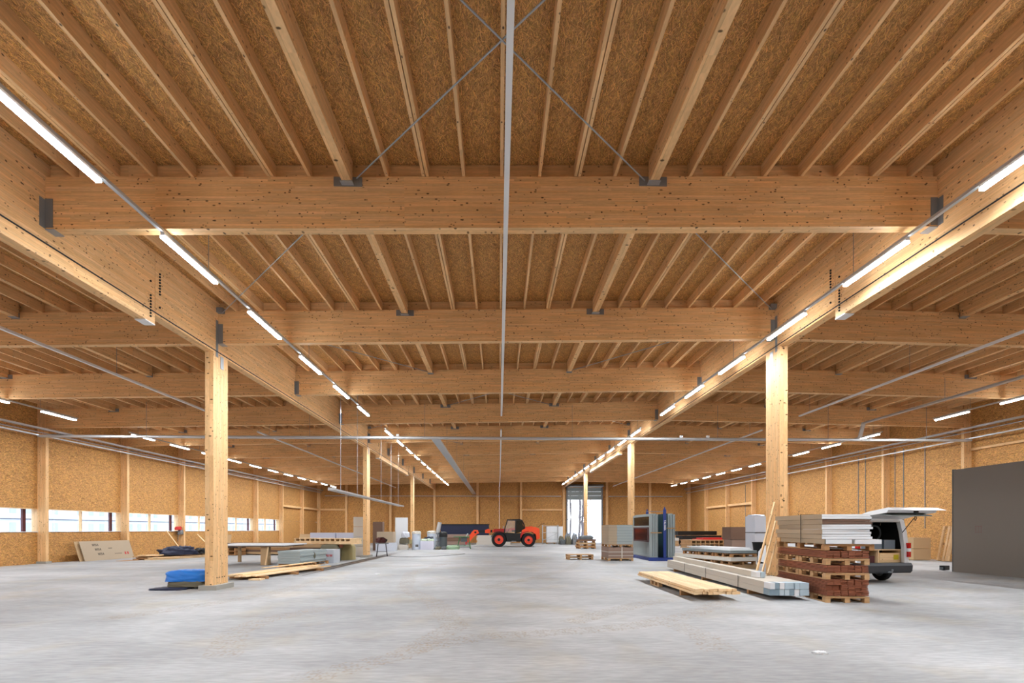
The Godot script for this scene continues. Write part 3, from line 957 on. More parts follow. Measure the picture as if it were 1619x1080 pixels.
func build_right_goods() -> void:
	# fresh planks in two layers
	var fr := frame(4.16, 10.85, -0.01)
	pallet(fr, Vector3(0.5, 0, 3.0), 0.9, 0.8, "small pallet carrying the fresh pine planks", "")
	boxed(fr, "bearer", "square timber bearer under the near end of the fresh pine planks", "timber", "", Vector3(0.5, 0.067, 0.95), Vector3(0.9, 0.13, 0.1), M.oldwood, 0)
	for l in 2:
		for i in (10 if l == 0 else 9):
			var off := rng.randf_range(-0.05, 0.05)
			boxed(fr, "pine_plank", "pale fresh pine plank in the " + ["lower", "upper"][l] + " layer of the low floor stack", "plank", "fresh pine planks", Vector3(0.052 + i * 0.104 + (0.03 if l == 1 else 0.0), 0.164 + l * 0.062, 2.3 + off), Vector3(0.094, 0.056, 4.6), M.pine)
	# long pale sections with galvanised ends
	fr = frame(5.85, 10.85, -0.067)
	for d in [1.2, 4.5, 7.6]:
		boxed(fr, "bearer", "short bearer under the long wrapped sections", "timber", "bearers under the wrapped sections", Vector3(0.42, 0.05, d), Vector3(0.8, 0.1, 0.1), M.oldwood, 0)
	for l in 3:
		for i in ([8, 8, 2][l] as int):
			var z0 := 0.0 if l < 2 else 1.1
			var t := thing("wrapped_section", "long pale wrapped steel section with galvanised end, " + ["bottom layer of the bundle", "second layer of the bundle", "loose on top of the bundle"][l], "steel section", Vector3.ZERO, 0, "long wrapped sections")
			t.transform = fr * Transform3D(Basis.IDENTITY, V(0.055 + i * 0.107 + (0.2 if l == 2 else 0.0), 0.1 + l * 0.142, z0 + rng.randf_range(0, 0.06)))
			var ln := 8.4 if l < 2 else 7.2
			part(t, "wrapping", bm(Vector3(0.104, 0.138, ln - 0.3), 2), M.wrap, V(0, 0.07, ln / 2 + 0.15))
			part(t, "galvanised_end", bm(Vector3(0.1, 0.134, 0.34), 2), [M.zinc, M.zinc_pale, M.white][rng.randi() % 3], V(0, 0.07, 0.17))
	for d in [1.7, 4.1, 6.2]:
		var st := solo("steel_strap", "thin dark strap around the bundle of wrapped sections", "strap", boxes([[Vector3(0.425, 0.39, 0), Vector3(0.87, 0.004, 0.02)], [Vector3(-0.012, 0.24, 0), Vector3(0.004, 0.3, 0.02)], [Vector3(0.862, 0.24, 0), Vector3(0.004, 0.3, 0.02)]]), M.bolt, Vector3.ZERO, Vector3.ZERO, "straps on the wrapped sections")
		st.transform = fr * Transform3D(Basis.IDENTITY, V(0, 0, d))
	# red-brown decking on pallets, white cladding packs on top
	fr = frame(6.85, 10.5, -0.11)
	var tiers := [[0.0, 3, 3], [0.145 + 0.345, 1, 5], [0.145 * 2 + 0.345 + 0.16, 1, 5]]
	for ti in 3:
		var y: float = tiers[ti][0]
		var which: String = ["lowest", "middle", "upper"][ti]
		for hh in 2:
			pallet(fr, Vector3(0.44, y, 0.6 + hh * 1.2), 0.88, 1.18, "pallet under the " + which + " tier of red-brown decking", "pallets in the decking stack")
		var y1 := y + 0.145
		for r in (tiers[ti][1] as int):
			var layers: int = 4 if ti == 0 else 5
			for c in 3:
				var t := thing("decking_bundle", "red-brown decking boards bundled on the " + which + " pallet tier" + (["", ", middle row", ", top row"][r] if ti == 0 else ""), "decking", Vector3.ZERO, 0, "decking bundles, " + which + " tier")
				t.transform = fr * Transform3D(Basis.IDENTITY, V(0.02 + c * 0.29, y1 + r * 0.115, 0.0 + rng.randf_range(-0.03, 0.04)))
				for ly in layers:
					for b in 2:
						part(t, "board", bm(Vector3(0.13, 0.021, 2.36), 2), M.decking, V(0.07 + b * 0.138, 0.014 + ly * 0.0285 * (1.0 if ti == 0 else 1.05), 1.2 + rng.randf_range(-0.015, 0.015)))
	pallet(fr, Vector3(0.5, 1.1, 1.2), 1.0, 2.3, "flat pallet between the decking and the white cladding packs", "", M.oldwood)
	var hts := [0.105, 0.105, 0.105, 0.105, 0.11, 0.11]
	var yy := 1.236
	for i in 6:
		var w: float = 1.14 if i == 0 else 1.0 + 0.02 * (i % 2)
		var t := thing("cladding_pack", ["lowest wide pack of white cladding in two rows", "second pack of white cladding from below", "third pack of white cladding from below", "fourth pack of white cladding with a torn end", "brown-ended kraft pack second from the top", "topmost white-ended pack on the cladding stack"][i], "cladding", Vector3.ZERO, 0, "cladding packs on the decking stack")
		t.transform = fr * Transform3D(Basis(Vector3.UP, 0.02 * (i % 3 - 1)), V(0.5 - w / 2 + (0.06 if i == 0 else -0.01), yy, 0.02 if i == 0 else 0.12))
		var e: Material = M.brownboard if i == 4 else M.white
		if i == 0:
			for c in 2:
				part(t, "panel_end", bm(Vector3(0.52, hts[i] - 0.012, 0.5), 0), e, V(0.28 + c * 0.58, hts[i] / 2, 0.25))
		else:
			part(t, "panel_end", bm(Vector3(w, hts[i] * 0.46, 0.4), 0), e, V(w / 2, hts[i] * 0.26, 0.2))
			part(t, "panel_end", bm(Vector3(w - 0.03, hts[i] * 0.42, 0.4), 0), e, V(w / 2 - 0.01, hts[i] * 0.74, 0.215))
		part(t, "kraft_wrap", bm(Vector3(w + 0.01, hts[i] - 0.004, 1.92), 2), M.kraft, V(w / 2, hts[i] / 2, 0.03 + 1.18))
		part(t, "edge_strip", bm(Vector3(0.006, hts[i] - 0.006, 0.6), 2), M.kraft, V(-0.003, hts[i] / 2, 0.3))
		yy += hts[i]
	var ss := solo("steel_strap", "dark strap around the white cladding packs", "strap", boxes([[Vector3(0, 0, 0), Vector3(0.006, 0.66, 0.02)], [Vector3(0.5, 0.33, 0), Vector3(1.02, 0.006, 0.02)]]), M.bolt, Vector3.ZERO)
	ss.transform = fr * Transform3D(Basis.IDENTITY, V(-0.045, 1.56, 1.0))
	var wire := solo("wire_end", "curled wire end sticking up from the cladding packs", "wire", tube([Vector3(0, 0, 0), Vector3(-0.02, 0.04, 0), Vector3(-0.01, 0.09, 0), Vector3(0.03, 0.12, 0)], 0.005, 5), M.bolt, Vector3.ZERO)
	wire.transform = fr * Transform3D(Basis.IDENTITY, V(0.1, 1.875, 1.4))
	# planks leaning on the column
	for i in 3:
		var a := V(6.5 + i * 0.12, 0.36, 12.72 - i * 0.05)
		var b := V(7.25, 2.2 - i * 0.5, 13.2 - i * 0.04)
		var o := solo("leaning_plank", "pale plank leaning against the timber column behind the decking", "plank", bm(Vector3(0.11, 0.03, a.distance_to(b)), 2), M.pine, (a + b) / 2.0 + Vector3(0, 0.05, 0), Vector3.ZERO, "planks leaning on the column")
		o.basis = bar_basis(a, b) * Basis(Vector3.FORWARD, 1.3)
	# low pile of sheets and packs behind
	fr = frame(8.9, 19.2, 0.22)
	boxed(fr, "kraft_pack", "flat brown kraft-wrapped pack at the bottom of the low sheet pile", "pack", "", Vector3(0.65, 0.085, 1.8), Vector3(1.25, 0.17, 3.2), M.carton)
	for hh in 3:
		pallet(fr, Vector3(0.6, 0.172, 0.65 + hh * 1.12), 1.15, 1.05, "grey pallet in the low sheet pile, lower level", "pallets in the sheet pile", M.oldwood)
	boxed(fr, "panel_pack", "long pale wrapped panel pack in the middle of the sheet pile", "pack", "", Vector3(0.55, 0.39, 1.95), Vector3(1.2, 0.14, 3.9), M.offwhite)
	for hh in 3:
		pallet(fr, Vector3(0.65, 0.462, 0.65 + hh * 1.12), 1.15, 1.05, "weathered pallet in the low sheet pile, upper level", "pallets in the sheet pile", M.oldwood)
	for i in 4:
		boxed(fr, "grey_sheet", "grey fibre cement sheet lying on the upper pallets of the pile", "sheet", "grey sheets on the pile", Vector3(0.62 + 0.02 * i, 0.622 + i * 0.027, 1.75 + 0.03 * i), Vector3(1.2, 0.025, 3.3), M.grey_panel if i % 2 else M.grey_dark)
	for i in 3:
		boxed(fr, "white_sheet", "white board lying on top of the grey sheets", "sheet", "white boards on the pile", Vector3(0.72, 0.735 + i * 0.032, 1.7 + 0.1 * i), Vector3(1.0, 0.03, 2.6), M.white, 2, 0.05 * i)
	# brown packs and foil-wrapped stack further back
	boxed(frame(18.6, 38.5, 0.1), "brown_pack", "stack of brown wrapped boards near the blank wall, upper pack", "pack", "", Vector3(0, 1.25, 0), Vector3(2.4, 0.95, 1.2), M.brownboard, 0)
	boxed(frame(18.6, 38.5, 0.1), "brick_pack", "strapped reddish brown pack below the brown wrapped boards", "pack", "", Vector3(0.05, 0.46, 0), Vector3(2.3, 0.6, 1.1), M.brick, 0)
	pallet(frame(18.6, 38.5, 0.1), Vector3(0, 0, 0), 2.3, 1.1, "pallet carrying the brown packs near the blank wall", "")
	var fo := thing("foil_wrapped_stack", "tall stack wrapped in silvery film beside the brown packs", "wrapped stack", V(15.9, 0, 31.0), 0.15)
	part(fo, "film_bundle", bm(Vector3(0.8, 2.2, 0.92), 1), M.film, Vector3(0, 1.25, 0))
	part(fo, "film_top", lump(Vector3(0.78, 0.12, 0.9), 5, 0.2), M.film, Vector3(0, 2.34, 0))
	part(fo, "tape_band", bm(Vector3(0.82, 0.04, 0.98), 0), M.cable, Vector3(0, 1.35, 0))
	part(fo, "base", bm(Vector3(0.8, 0.15, 1.0), 0), M.pallet, Vector3(0, 0.075, 0))
	solo("rubber_bucket", "black rubber bucket standing beside the film-wrapped stack", "bucket", lathe([Vector2(0.0, 0.0), Vector2(0.3, 0.0), Vector2(0.4, 0.75), Vector2(0.42, 0.75), Vector2(0.42, 0.8), Vector2(0.38, 0.8), Vector2(0.28, 0.05), Vector2(0, 0.05)], 18), M.rubber, V(15.2, 0.0, 29.2))
	# low crate with slatted side
	var cr := thing("slatted_crate", "low wooden crate with open slatted sides and red lid", "crate", V(17.2, 0, 42.0), 0.2)
	for l in 3:
		part(cr, "slat", bm(Vector3(3.6, 0.07, 1.6), 0), M.pallet, Vector3(0, 0.05 + l * 0.3, 0))
	for i in 9:
		for l in 2:
			part(cr, "upright", bm(Vector3(0.09, 0.23, 1.5), 1), M.pallet, Vector3(-1.7 + i * 0.425, 0.2 + l * 0.3, 0))
	part(cr, "lid", bm(Vector3(2.6, 0.06, 1.4), 0), M.red, Vector3(0.6, 0.72, 0))
	part(cr, "lid_rim", bm(Vector3(2.2, 0.1, 1.0), 0), M.red, Vector3(0.7, 0.8, -0.1))
	# long black wrapped profiles at the end of the aisle
	for i in 5:
		boxed(frame(17.0, 47.7, -1.35), "black_profile_pack", "long black film-wrapped profile pack lying in the far corner", "pack", "black packs in the far corner", Vector3((i % 2) * 0.62, 0.35 + (i / 2) * 0.42, 2.15 - 0.06 * i), Vector3(0.58, 0.38, 4.2), M.black)
	for i in 3:
		boxed(frame(17.0, 47.7, -1.35), "bearer", "timber bearer under the black packs", "timber", "bearers under the black packs", Vector3(0.3, 0.08, 0.4 + i * 1.6), Vector3(1.3, 0.16, 0.14), M.pallet, 0)
	for i in 4:
		boxed(frame(15.5, 46.6, -0.1), "board_bundle", "bundle of pale boards with white ends beside the black packs", "boards", "board bundles by the black packs", Vector3((i % 2) * 0.75, 0.12 + (i / 2) * 0.5, 1.0), Vector3(0.7, 0.24, 2.4), M.offwhite if i > 1 else M.pallet)
	for i in 2:
		boxed(frame(15.5, 46.6, -0.1), "board_bundle", "bundle of brown boards beside the black packs", "boards", "brown board bundles", Vector3(i * 0.75, 0.37, 1.05), Vector3(0.7, 0.24, 2.3), M.carton)
	# cartons and a pallet against the blank wall
	for i in 2:
		var o := boxed(frame(20.9, 24.9, 0.1), "carton", ["lower cardboard carton by the blank wall", "upper cardboard carton by the blank wall"][i], "carton", "cartons by the blank wall", Vector3(0, 0.3 + i * 0.56, 0), Vector3(0.95, 0.54, 0.7), M.carton, 0)
	pallet(Transform3D(Basis(Vector3(0.2, 0.98, 0), Vector3(-0.98, 0.2, 0), Vector3(0, 0, 1)), V(21.55, 0.85, 23.6)), Vector3.ZERO, 1.7, 1.0, "wooden pallet leaning upright against the blank wall", "", M.pallet, 4)
	# grey partition standing in the aisle
	var gw := thing("partition_panel", "tall brown-grey free-standing partition wall with a faint red chalk mark", "partition", V(16.62, 0, 15.0))
	part(gw, "panel", bm(Vector3(0.12, 3.72, 6.2), 2), M.wall_grey, Vector3(0, 1.86, 0))
	part(gw, "edge_trim", bm(Vector3(0.14, 3.74, 0.03), 1), M.grey_dark, V(0, 1.87, 3.1))
	part(gw, "chalk_mark", boxes([[Vector3(0, 0.1, 0), Vector3(0.002, 0.015, 0.26)], [Vector3(0, -0.1, 0), Vector3(0.002, 0.015, 0.26)], [Vector3(0, 0, -0.1), Vector3(0.002, 0.26, 0.015)], [Vector3(0, 0, 0.1), Vector3(0.002, 0.26, 0.015)], [Vector3(0, 0, 0.0), Vector3(0.002, 0.26, 0.01)]]), flat(Color(0.47, 0.36, 0.34), 0.9), V(-0.062, 1.55, 2.1))
	var bx := thing("power_tool", "small dark power tool lying at the foot of the partition", "tool", V(16.75, 0, 18.65), 0.4)
	part(bx, "motor", bm(Vector3(0.3, 0.16, 0.18), 0), M.black, Vector3(0, 0.1, 0))
	part(bx, "handle", bm(Vector3(0.12, 0.08, 0.06), 0), M.grey_dark, Vector3(-0.2, 0.08, 0))
	# window transport rack
	var rk := thing("window_rack", "blue steel transport rack holding upright grey window elements", "rack", V(7.35, 0, 24.6), 0.0)
	for d in [0.0, 2.9]:
		part(rk, "base_beam", bm(Vector3(1.55, 0.16, 0.14), 0), M.rack_blue, V(0.72, 0.08, d))
		part(rk, "post", bm(Vector3(0.12, 2.35, 0.12), 1), M.rack_blue, V(0.72, 1.35, d))
		part(rk, "post_tip", cyl(0.06, 0.12, 8, 0.02), M.rack_blue, V(0.72, 2.58, d))
	for s in [0.02, 1.4]:
		part(rk, "side_beam", bm(Vector3(0.12, 0.14, 3.0), 2), M.rack_blue, V(s, 0.08, 1.45))
	part(rk, "top_tie", bar_mesh(1.0), M.steel_dark, V(0.3, 2.42, 0.0))
	text(rk, "TALSMA", 0.1, M.white, V(0.72, 1.75, -0.063), Vector3(0, 0, -PI / 2))
	for i in 9:
		var xx: float = 0.06 + i * 0.085 if i < 5 else 0.86 + (i - 5) * 0.125
		var col: Material = M.teal if i == 5 else M.grey_panel
		var lab: String = ["outermost window element on the rack, its glass and maroon leaf facing the nave", "", "", "", "", "dark teal element standing beside the blue post"][i] if i in [0, 5] else "grey window element standing edge-on in the blue rack"
		var wn := thing("window_element", lab, "window element", V(7.35 + xx, 0.165, 24.72), 0, "window elements in the blue rack")
		var h := 2.12 + 0.04 * (i % 2)
		if i == 0:
			for e in [0.0, 3.0]: part(wn, "stile", bm(Vector3(0.075, h, 0.1), 1), col, V(0, h / 2, e + 0.05))
			for y in [0.05, 0.72, 1.52, h - 0.05]: part(wn, "cross_rail", bm(Vector3(0.075, 0.1, 2.9), 2), col, V(0, y, 1.55))
			part(wn, "infill", bm(Vector3(0.04, 0.6, 2.9), 2), M.grey_panel, V(0, 0.38, 1.55))
			part(wn, "pane", bm(Vector3(0.02, 0.5, 2.9), 2), M.glass_dark, V(0, 1.82, 1.55))
			part(wn, "sash", boxes([[V(-0.03, 1.12, 0.25), Vector3(0.05, 0.74, 0.22)], [V(-0.03, 1.12, 2.85), Vector3(0.05, 0.74, 0.12)], [V(-0.03, 0.79, 1.55), Vector3(0.05, 0.07, 2.7)], [V(-0.03, 1.45, 1.55), Vector3(0.05, 0.07, 2.7)]]), M.maroon)
			part(wn, "pane", bm(Vector3(0.02, 0.6, 2.5), 2), M.glass_dark, V(-0.02, 1.12, 1.55))
		else:
			part(wn, "panel", bm(Vector3(0.072 if i < 5 else 0.1, h, 3.0), 2), col, V(0, h / 2, 1.5))
			part(wn, "edge_seal", bm(Vector3(0.02, h - 0.1, 0.006), 1), M.grey_dark, V(0.015, h / 2, -0.003))
	for q in [[0.28, 1.28, 0.55], [1.05, 1.5, 0.5]]:
		solo("packing_strap", "brown tape strap round the window elements in the rack", "strap", bm(Vector3(q[2], 0.05, 0.008), 0), M.tape, V(7.35 + q[0], q[1] + 0.1, 24.535), Vector3.ZERO, "straps on the window elements")
	# paver pallet with grey panel packs on top
	fr = frame(5.32, 24.65, 0.03)
	pallet(fr, Vector3(0.63, 0, 0.8), 1.25, 1.5, "pallet under the strapped paver block", "")
	var pv := thing("paver_block", "strapped cube of reddish grey pavers on a pallet", "pavers", Vector3.ZERO)
	pv.transform = fr * Transform3D(Basis.IDENTITY, V(0.63, 0.135, 0.8))
	for l in 4:
		for i in 6:
			for j in 6:
				part(pv, "paver", bm(Vector3(0.202, 0.128, 0.245), 0), M.brick, V(-0.515 + i * 0.206, 0.066 + l * 0.131, -0.63 + j * 0.25))
	part(pv, "strap", boxes([[V(0, 0.3, -0.765), Vector3(1.25, 0.03, 0.006)], [V(0, 0.12, -0.765), Vector3(1.25, 0.02, 0.006)], [V(0.05, 0.27, -0.768), Vector3(0.05, 0.54, 0.006)], [V(-0.63, 0.3, 0), Vector3(0.006, 0.03, 1.5)]]), M.offwhite)
	pallet(fr, Vector3(0.62, 0.67, 0.8), 1.2, 1.5, "pallet between the pavers and the grey panel packs", "", M.oldwood)
	for i in 7:
		var t := thing("grey_panel_pack", "flat grey panel pack with kraft sleeve above the pavers, " + ORD[i + 1] + " from below", "panels", Vector3.ZERO, 0, "grey panel packs above the pavers")
		t.transform = fr * Transform3D(Basis(Vector3.UP, 0.01 * (i % 3 - 1)), V(0.63, 0.808 + i * 0.137, 0.8))
		part(t, "panels", bm(Vector3(1.2, 0.128, 1.45), 2), M.grey_panel, Vector3(0, 0.066, 0))
		part(t, "kraft_sleeve", bm(Vector3(0.42, 0.132, 1.47), 2), M.kraft, Vector3(-0.4, 0.066, 0))
		part(t, "spacer", bm(Vector3(1.18, 0.006, 1.4), 2), M.grey_dark, Vector3(0, 0.134, 0))
	# empty pallets
	for i in 2:
		pallet(frame(4.12, 26.1, 0.04 * i), Vector3(0, i * 0.134, 0), 1.3, 0.8, ["lower empty pallet on the open floor", "upper empty pallet on the open floor"][i], "empty pallets on the open floor", M.pallet)
	for i in 3:
		var pf := frame(6.95, 40.6, 0.1 - 0.06 * i)
		pallet(pf, Vector3(0, i * 0.25, 0), 1.35, 1.1, ORD[i + 1] + " pallet from below in the pile by the far column", "pallets by the far column", M.oldwood)
		boxed(pf, "board_layer", "layer of brown boards on the " + ORD[i + 1] + " pallet by the far column", "boards", "board layers by the far column", Vector3(0.04 * (i - 1), i * 0.25 + 0.191, 0), Vector3(1.4, 0.112, 1.1), [M.oldwood, M.carton, M.brownboard][i], 0)
	solo("folded_mats", "pile of dark folded mats on the pallets by the far column", "mats", lump(Vector3(1.1, 0.3, 0.9), 9, 0.1), M.grey_dark, V(6.95, 0.75, 40.6))

func bar_mesh(w: float) -> ArrayMesh:
	return bm(Vector3(w, 0.03, 0.03), 0)

# ================================================================ the van
func wheel(par: Node, at: Vector3, r: float, w: float, rim: Material, called := "wheel") -> void:
	var o := Node3D.new()
	o.name = called
	par.add_child(o, true)
	o.position = at
	o.rotation.z = PI / 2
	part(o, "tyre", lathe([Vector2(r * 0.6, -w / 2), Vector2(r * 0.93, -w / 2), Vector2(r, -w * 0.32), Vector2(r, w * 0.32), Vector2(r * 0.93, w / 2), Vector2(r * 0.6, w / 2)], 28), M.rubber)
	part(o, "rim", lathe([Vector2(0, w * 0.3), Vector2(r * 0.2, w * 0.32), Vector2(r * 0.5, w * 0.2), Vector2(r * 0.61, w * 0.5), Vector2(r * 0.61, -w * 0.5), Vector2(r * 0.5, -w * 0.2), Vector2(r * 0.2, -w * 0.32), Vector2(0, -w * 0.3)], 24), rim)
	part(o, "hub", cyl(r * 0.2, w * 0.8, 12), M.bolt)

func build_van() -> void:
	var v := thing("van", "white delivery van with its tailgate up and tools inside", "van", V(10.98, 0, 14.25), 0.15)
	v.scale = Vector3(0.94, 0.97, 0.9)
	var prof := PackedVector2Array()
	for p in [[0.0, 0.45], [0.0, 1.05], [0.06, 1.5], [0.16, 1.86], [0.4, 1.95], [2.9, 1.95], [3.3, 1.75], [3.75, 1.15], [4.5, 0.95], [4.75, 0.75], [4.78, 0.4]]:
		prof.append(Vector2(p[0], p[1]))
	for c in [3.85, 0.85]:
		prof.append(Vector2(c + 0.42, 0.34))
		for i in 9:
			var a := PI * i / 8
			prof.append(Vector2(c + 0.4 * cos(a), 0.36 + 0.4 * sin(a)))
		prof.append(Vector2(c - 0.42, 0.34))
	prof.append(Vector2(0.05, 0.36))
	for s in [-1.0, 1.0]:
		part(v, "side_panel", extrude(prof, 0.05), M.van, Vector3(s * 0.9, 0, 0))
		part(v, "side_window", bm(Vector3(0.012, 0.5, 0.9), 2), M.glass_dark, V(s * 0.928, 1.5, 2.75))
		part(v, "wheel_liner", bm(Vector3(0.3, 0.5, 0.9), 2), M.black, V(s * 0.72, 0.62, 3.85))
		wheel(v, V(s * 0.8, 0.33, 0.85), 0.33, 0.21, M.steel)
		wheel(v, V(s * 0.8, 0.33, 3.85), 0.33, 0.21, M.steel)
		part(v, "rear_pillar", extrude(PackedVector2Array([Vector2(0, 0.6), Vector2(0, 1.05), Vector2(0.06, 1.5), Vector2(0.16, 1.86), Vector2(0.3, 1.86), Vector2(0.2, 1.5), Vector2(0.12, 1.05), Vector2(0.12, 0.6)]), 0.12), M.van, Vector3(s * 0.83, 0, 0))
		part(v, "tail_lamp", bm(Vector3(0.1, 0.42, 0.1), 1), M.tail, V(s * 0.9, 0.98, -0.01))
		part(v, "indicator", bm(Vector3(0.102, 0.1, 0.102), 1), M.white, V(s * 0.9, 0.98, -0.011))
		part(v, "mirror", bm(Vector3(0.16, 0.2, 0.1), 1), M.plastic, V(s * 1.03, 1.2, 3.35))
		part(v, "gas_strut", tube([V(s * 0.76, 1.5, 0.06), V(s * 0.74, 1.92, -0.35)], 0.012, 6), M.bolt)
	part(v, "roof", bm(Vector3(1.8, 0.05, 2.6), 2), M.van, V(0, 1.955, 1.62))
	part(v, "rear_header", bm(Vector3(1.76, 0.12, 0.14), 0), M.van, V(0, 1.88, 0.24))
	part(v, "load_floor", bm(Vector3(1.74, 0.06, 2.6), 2), M.plastic, V(0, 0.56, 1.35))
	part(v, "bulkhead", bm(Vector3(1.74, 1.36, 0.04), 0), M.black, V(0, 1.24, 2.62))
	part(v, "inner_lining", bm(Vector3(0.02, 1.2, 2.4), 2), M.black, V(-0.86, 1.2, 1.4))
	part(v, "inner_lining", bm(Vector3(0.02, 1.2, 2.4), 2), M.black, V(0.86, 1.2, 1.4))
	part(v, "head_lining", bm(Vector3(1.7, 0.02, 2.3), 2), M.grey_dark, V(0, 1.9, 1.5))
	part(v, "bonnet", extrude(PackedVector2Array([Vector2(3.7, 0.4), Vector2(3.75, 1.13), Vector2(4.5, 0.93), Vector2(4.76, 0.72), Vector2(4.76, 0.4)]), 1.74), M.van)
	part(v, "windscreen", extrude(PackedVector2Array([Vector2(2.9, 1.93), Vector2(3.72, 1.15), Vector2(3.7, 1.1), Vector2(2.86, 1.9)]), 1.7), M.glass_dark)
	part(v, "front_bumper", bm(Vector3(1.8, 0.3, 0.14), 0), M.plastic, V(0, 0.45, 4.78))
	part(v, "underbody", bm(Vector3(1.3, 0.16, 4.2), 2), M.black, V(0, 0.42, 2.3))
	part(v, "rear_bumper", extrude(PackedVector2Array([Vector2(-0.12, 0.36), Vector2(-0.14, 0.52), Vector2(-0.08, 0.6), Vector2(0.16, 0.6), Vector2(0.16, 0.3), Vector2(-0.06, 0.3)]), 1.86), M.plastic)
	part(v, "tow_ball", tube([V(0.1, 0.34, 0.0), V(0.1, 0.34, -0.22), V(0.1, 0.42, -0.24)], 0.025, 8), M.steel)
	# raised tailgate
	var tg := part(v, "tailgate", extrude(PackedVector2Array([Vector2(0.12, 1.98), Vector2(-0.3, 2.1), Vector2(-1.0, 2.2), Vector2(-1.3, 2.12), Vector2(-1.0, 2.13), Vector2(-0.95, 2.06), Vector2(-0.35, 1.99), Vector2(0.1, 1.9)]), 1.66), M.van)
	part(tg, "inner_trim", bm(Vector3(1.4, 0.03, 0.7), 2), M.grey_panel, V(0, 2.02, -0.62), Vector3(0.12, 0, 0))
	part(tg, "grab_loop", tube([V(0.3, 2.03, -0.8), V(0.27, 1.9, -0.8), V(0.3, 1.84, -0.8), V(0.34, 1.9, -0.8), V(0.3, 2.03, -0.8)], 0.012, 6), M.bolt)
	part(tg, "latch", bm(Vector3(0.12, 0.05, 0.05), 0), M.bolt, V(0, 2.08, -1.1))
	# what is in the load bay
	part(v, "shelf", bm(Vector3(1.66, 0.025, 0.7), 0), M.pine, V(0, 0.98, 0.5))
	for x in [-0.82, 0.0, 0.82]:
		part(v, "shelf_upright", bm(Vector3(0.025, 0.38, 0.7), 1), M.pine, V(x, 0.78, 0.5))
	var at := v.transform
	for q in [[-0.55, 0.3, 0.24, "blue-grey"], [0.02, 0.36, 0.26, "grey"], [0.48, 0.4, 0.28, "light grey"]]:
		boxed(at, "storage_tub", q[3] + " plastic tub on the shelf in the van", "tub", "tubs in the van", Vector3(q[0], 0.995 + q[2] / 2, 0.42), Vector3(q[1], q[2], 0.36), M.tub, 0)
	boxed(at, "paint_bucket", "small white bucket on the shelf in the van", "bucket", "", Vector3(-0.28, 1.08, 0.3), Vector3(0.16, 0.17, 0.16), M.white, 0)
	boxed(at, "plywood_box", "plywood box under the van shelf", "drawer", "", Vector3(0.4, 0.74, 0.3), Vector3(0.74, 0.28, 0.3), M.pine, 0)
	boxed(at, "warning_sticker", "yellow warning plate on the plywood drawer in the van", "sign", "", Vector3(0.62, 0.76, 0.143), Vector3(0.18, 0.15, 0.006), M.yellow, 0)
	boxed(at, "tool_case", "dark red tool case under the van shelf", "case", "", Vector3(-0.4, 0.7, 0.4), Vector3(0.6, 0.2, 0.4), M.maroon, 0)
	for i in 3:
		var co := TorusMesh.new()
		co.inner_radius = 0.2 - 0.02 * i
		co.outer_radius = 0.26
		co.rings = 24
		co.ring_segments = 8
		var o := solo("cable_coil", "coil of cable hanging inside the van", "cable coil", co, [M.grey_dark, M.steel_dark, M.rubber][i], Vector3.ZERO, Vector3.ZERO, "cable coils in the van")
		o.transform = at * Transform3D(Basis(Vector3.RIGHT, PI / 2) * Basis(Vector3.FORWARD, 0.1 * i), V(0.42 - i * 0.36, 1.48, 0.75 + 0.15 * i))
	for i in 4:
		var o := solo("hanging_hook", "pale hook strap hanging from the van roof lining", "hook", tube([Vector3.ZERO, Vector3(0.02, -0.08, 0), Vector3(0.0, -0.16, 0)], 0.01, 5), M.offwhite, Vector3.ZERO, Vector3.ZERO, "hooks in the van")
		o.transform = at * Transform3D(Basis.IDENTITY, V(-0.45 + i * 0.3, 1.88, 0.55))

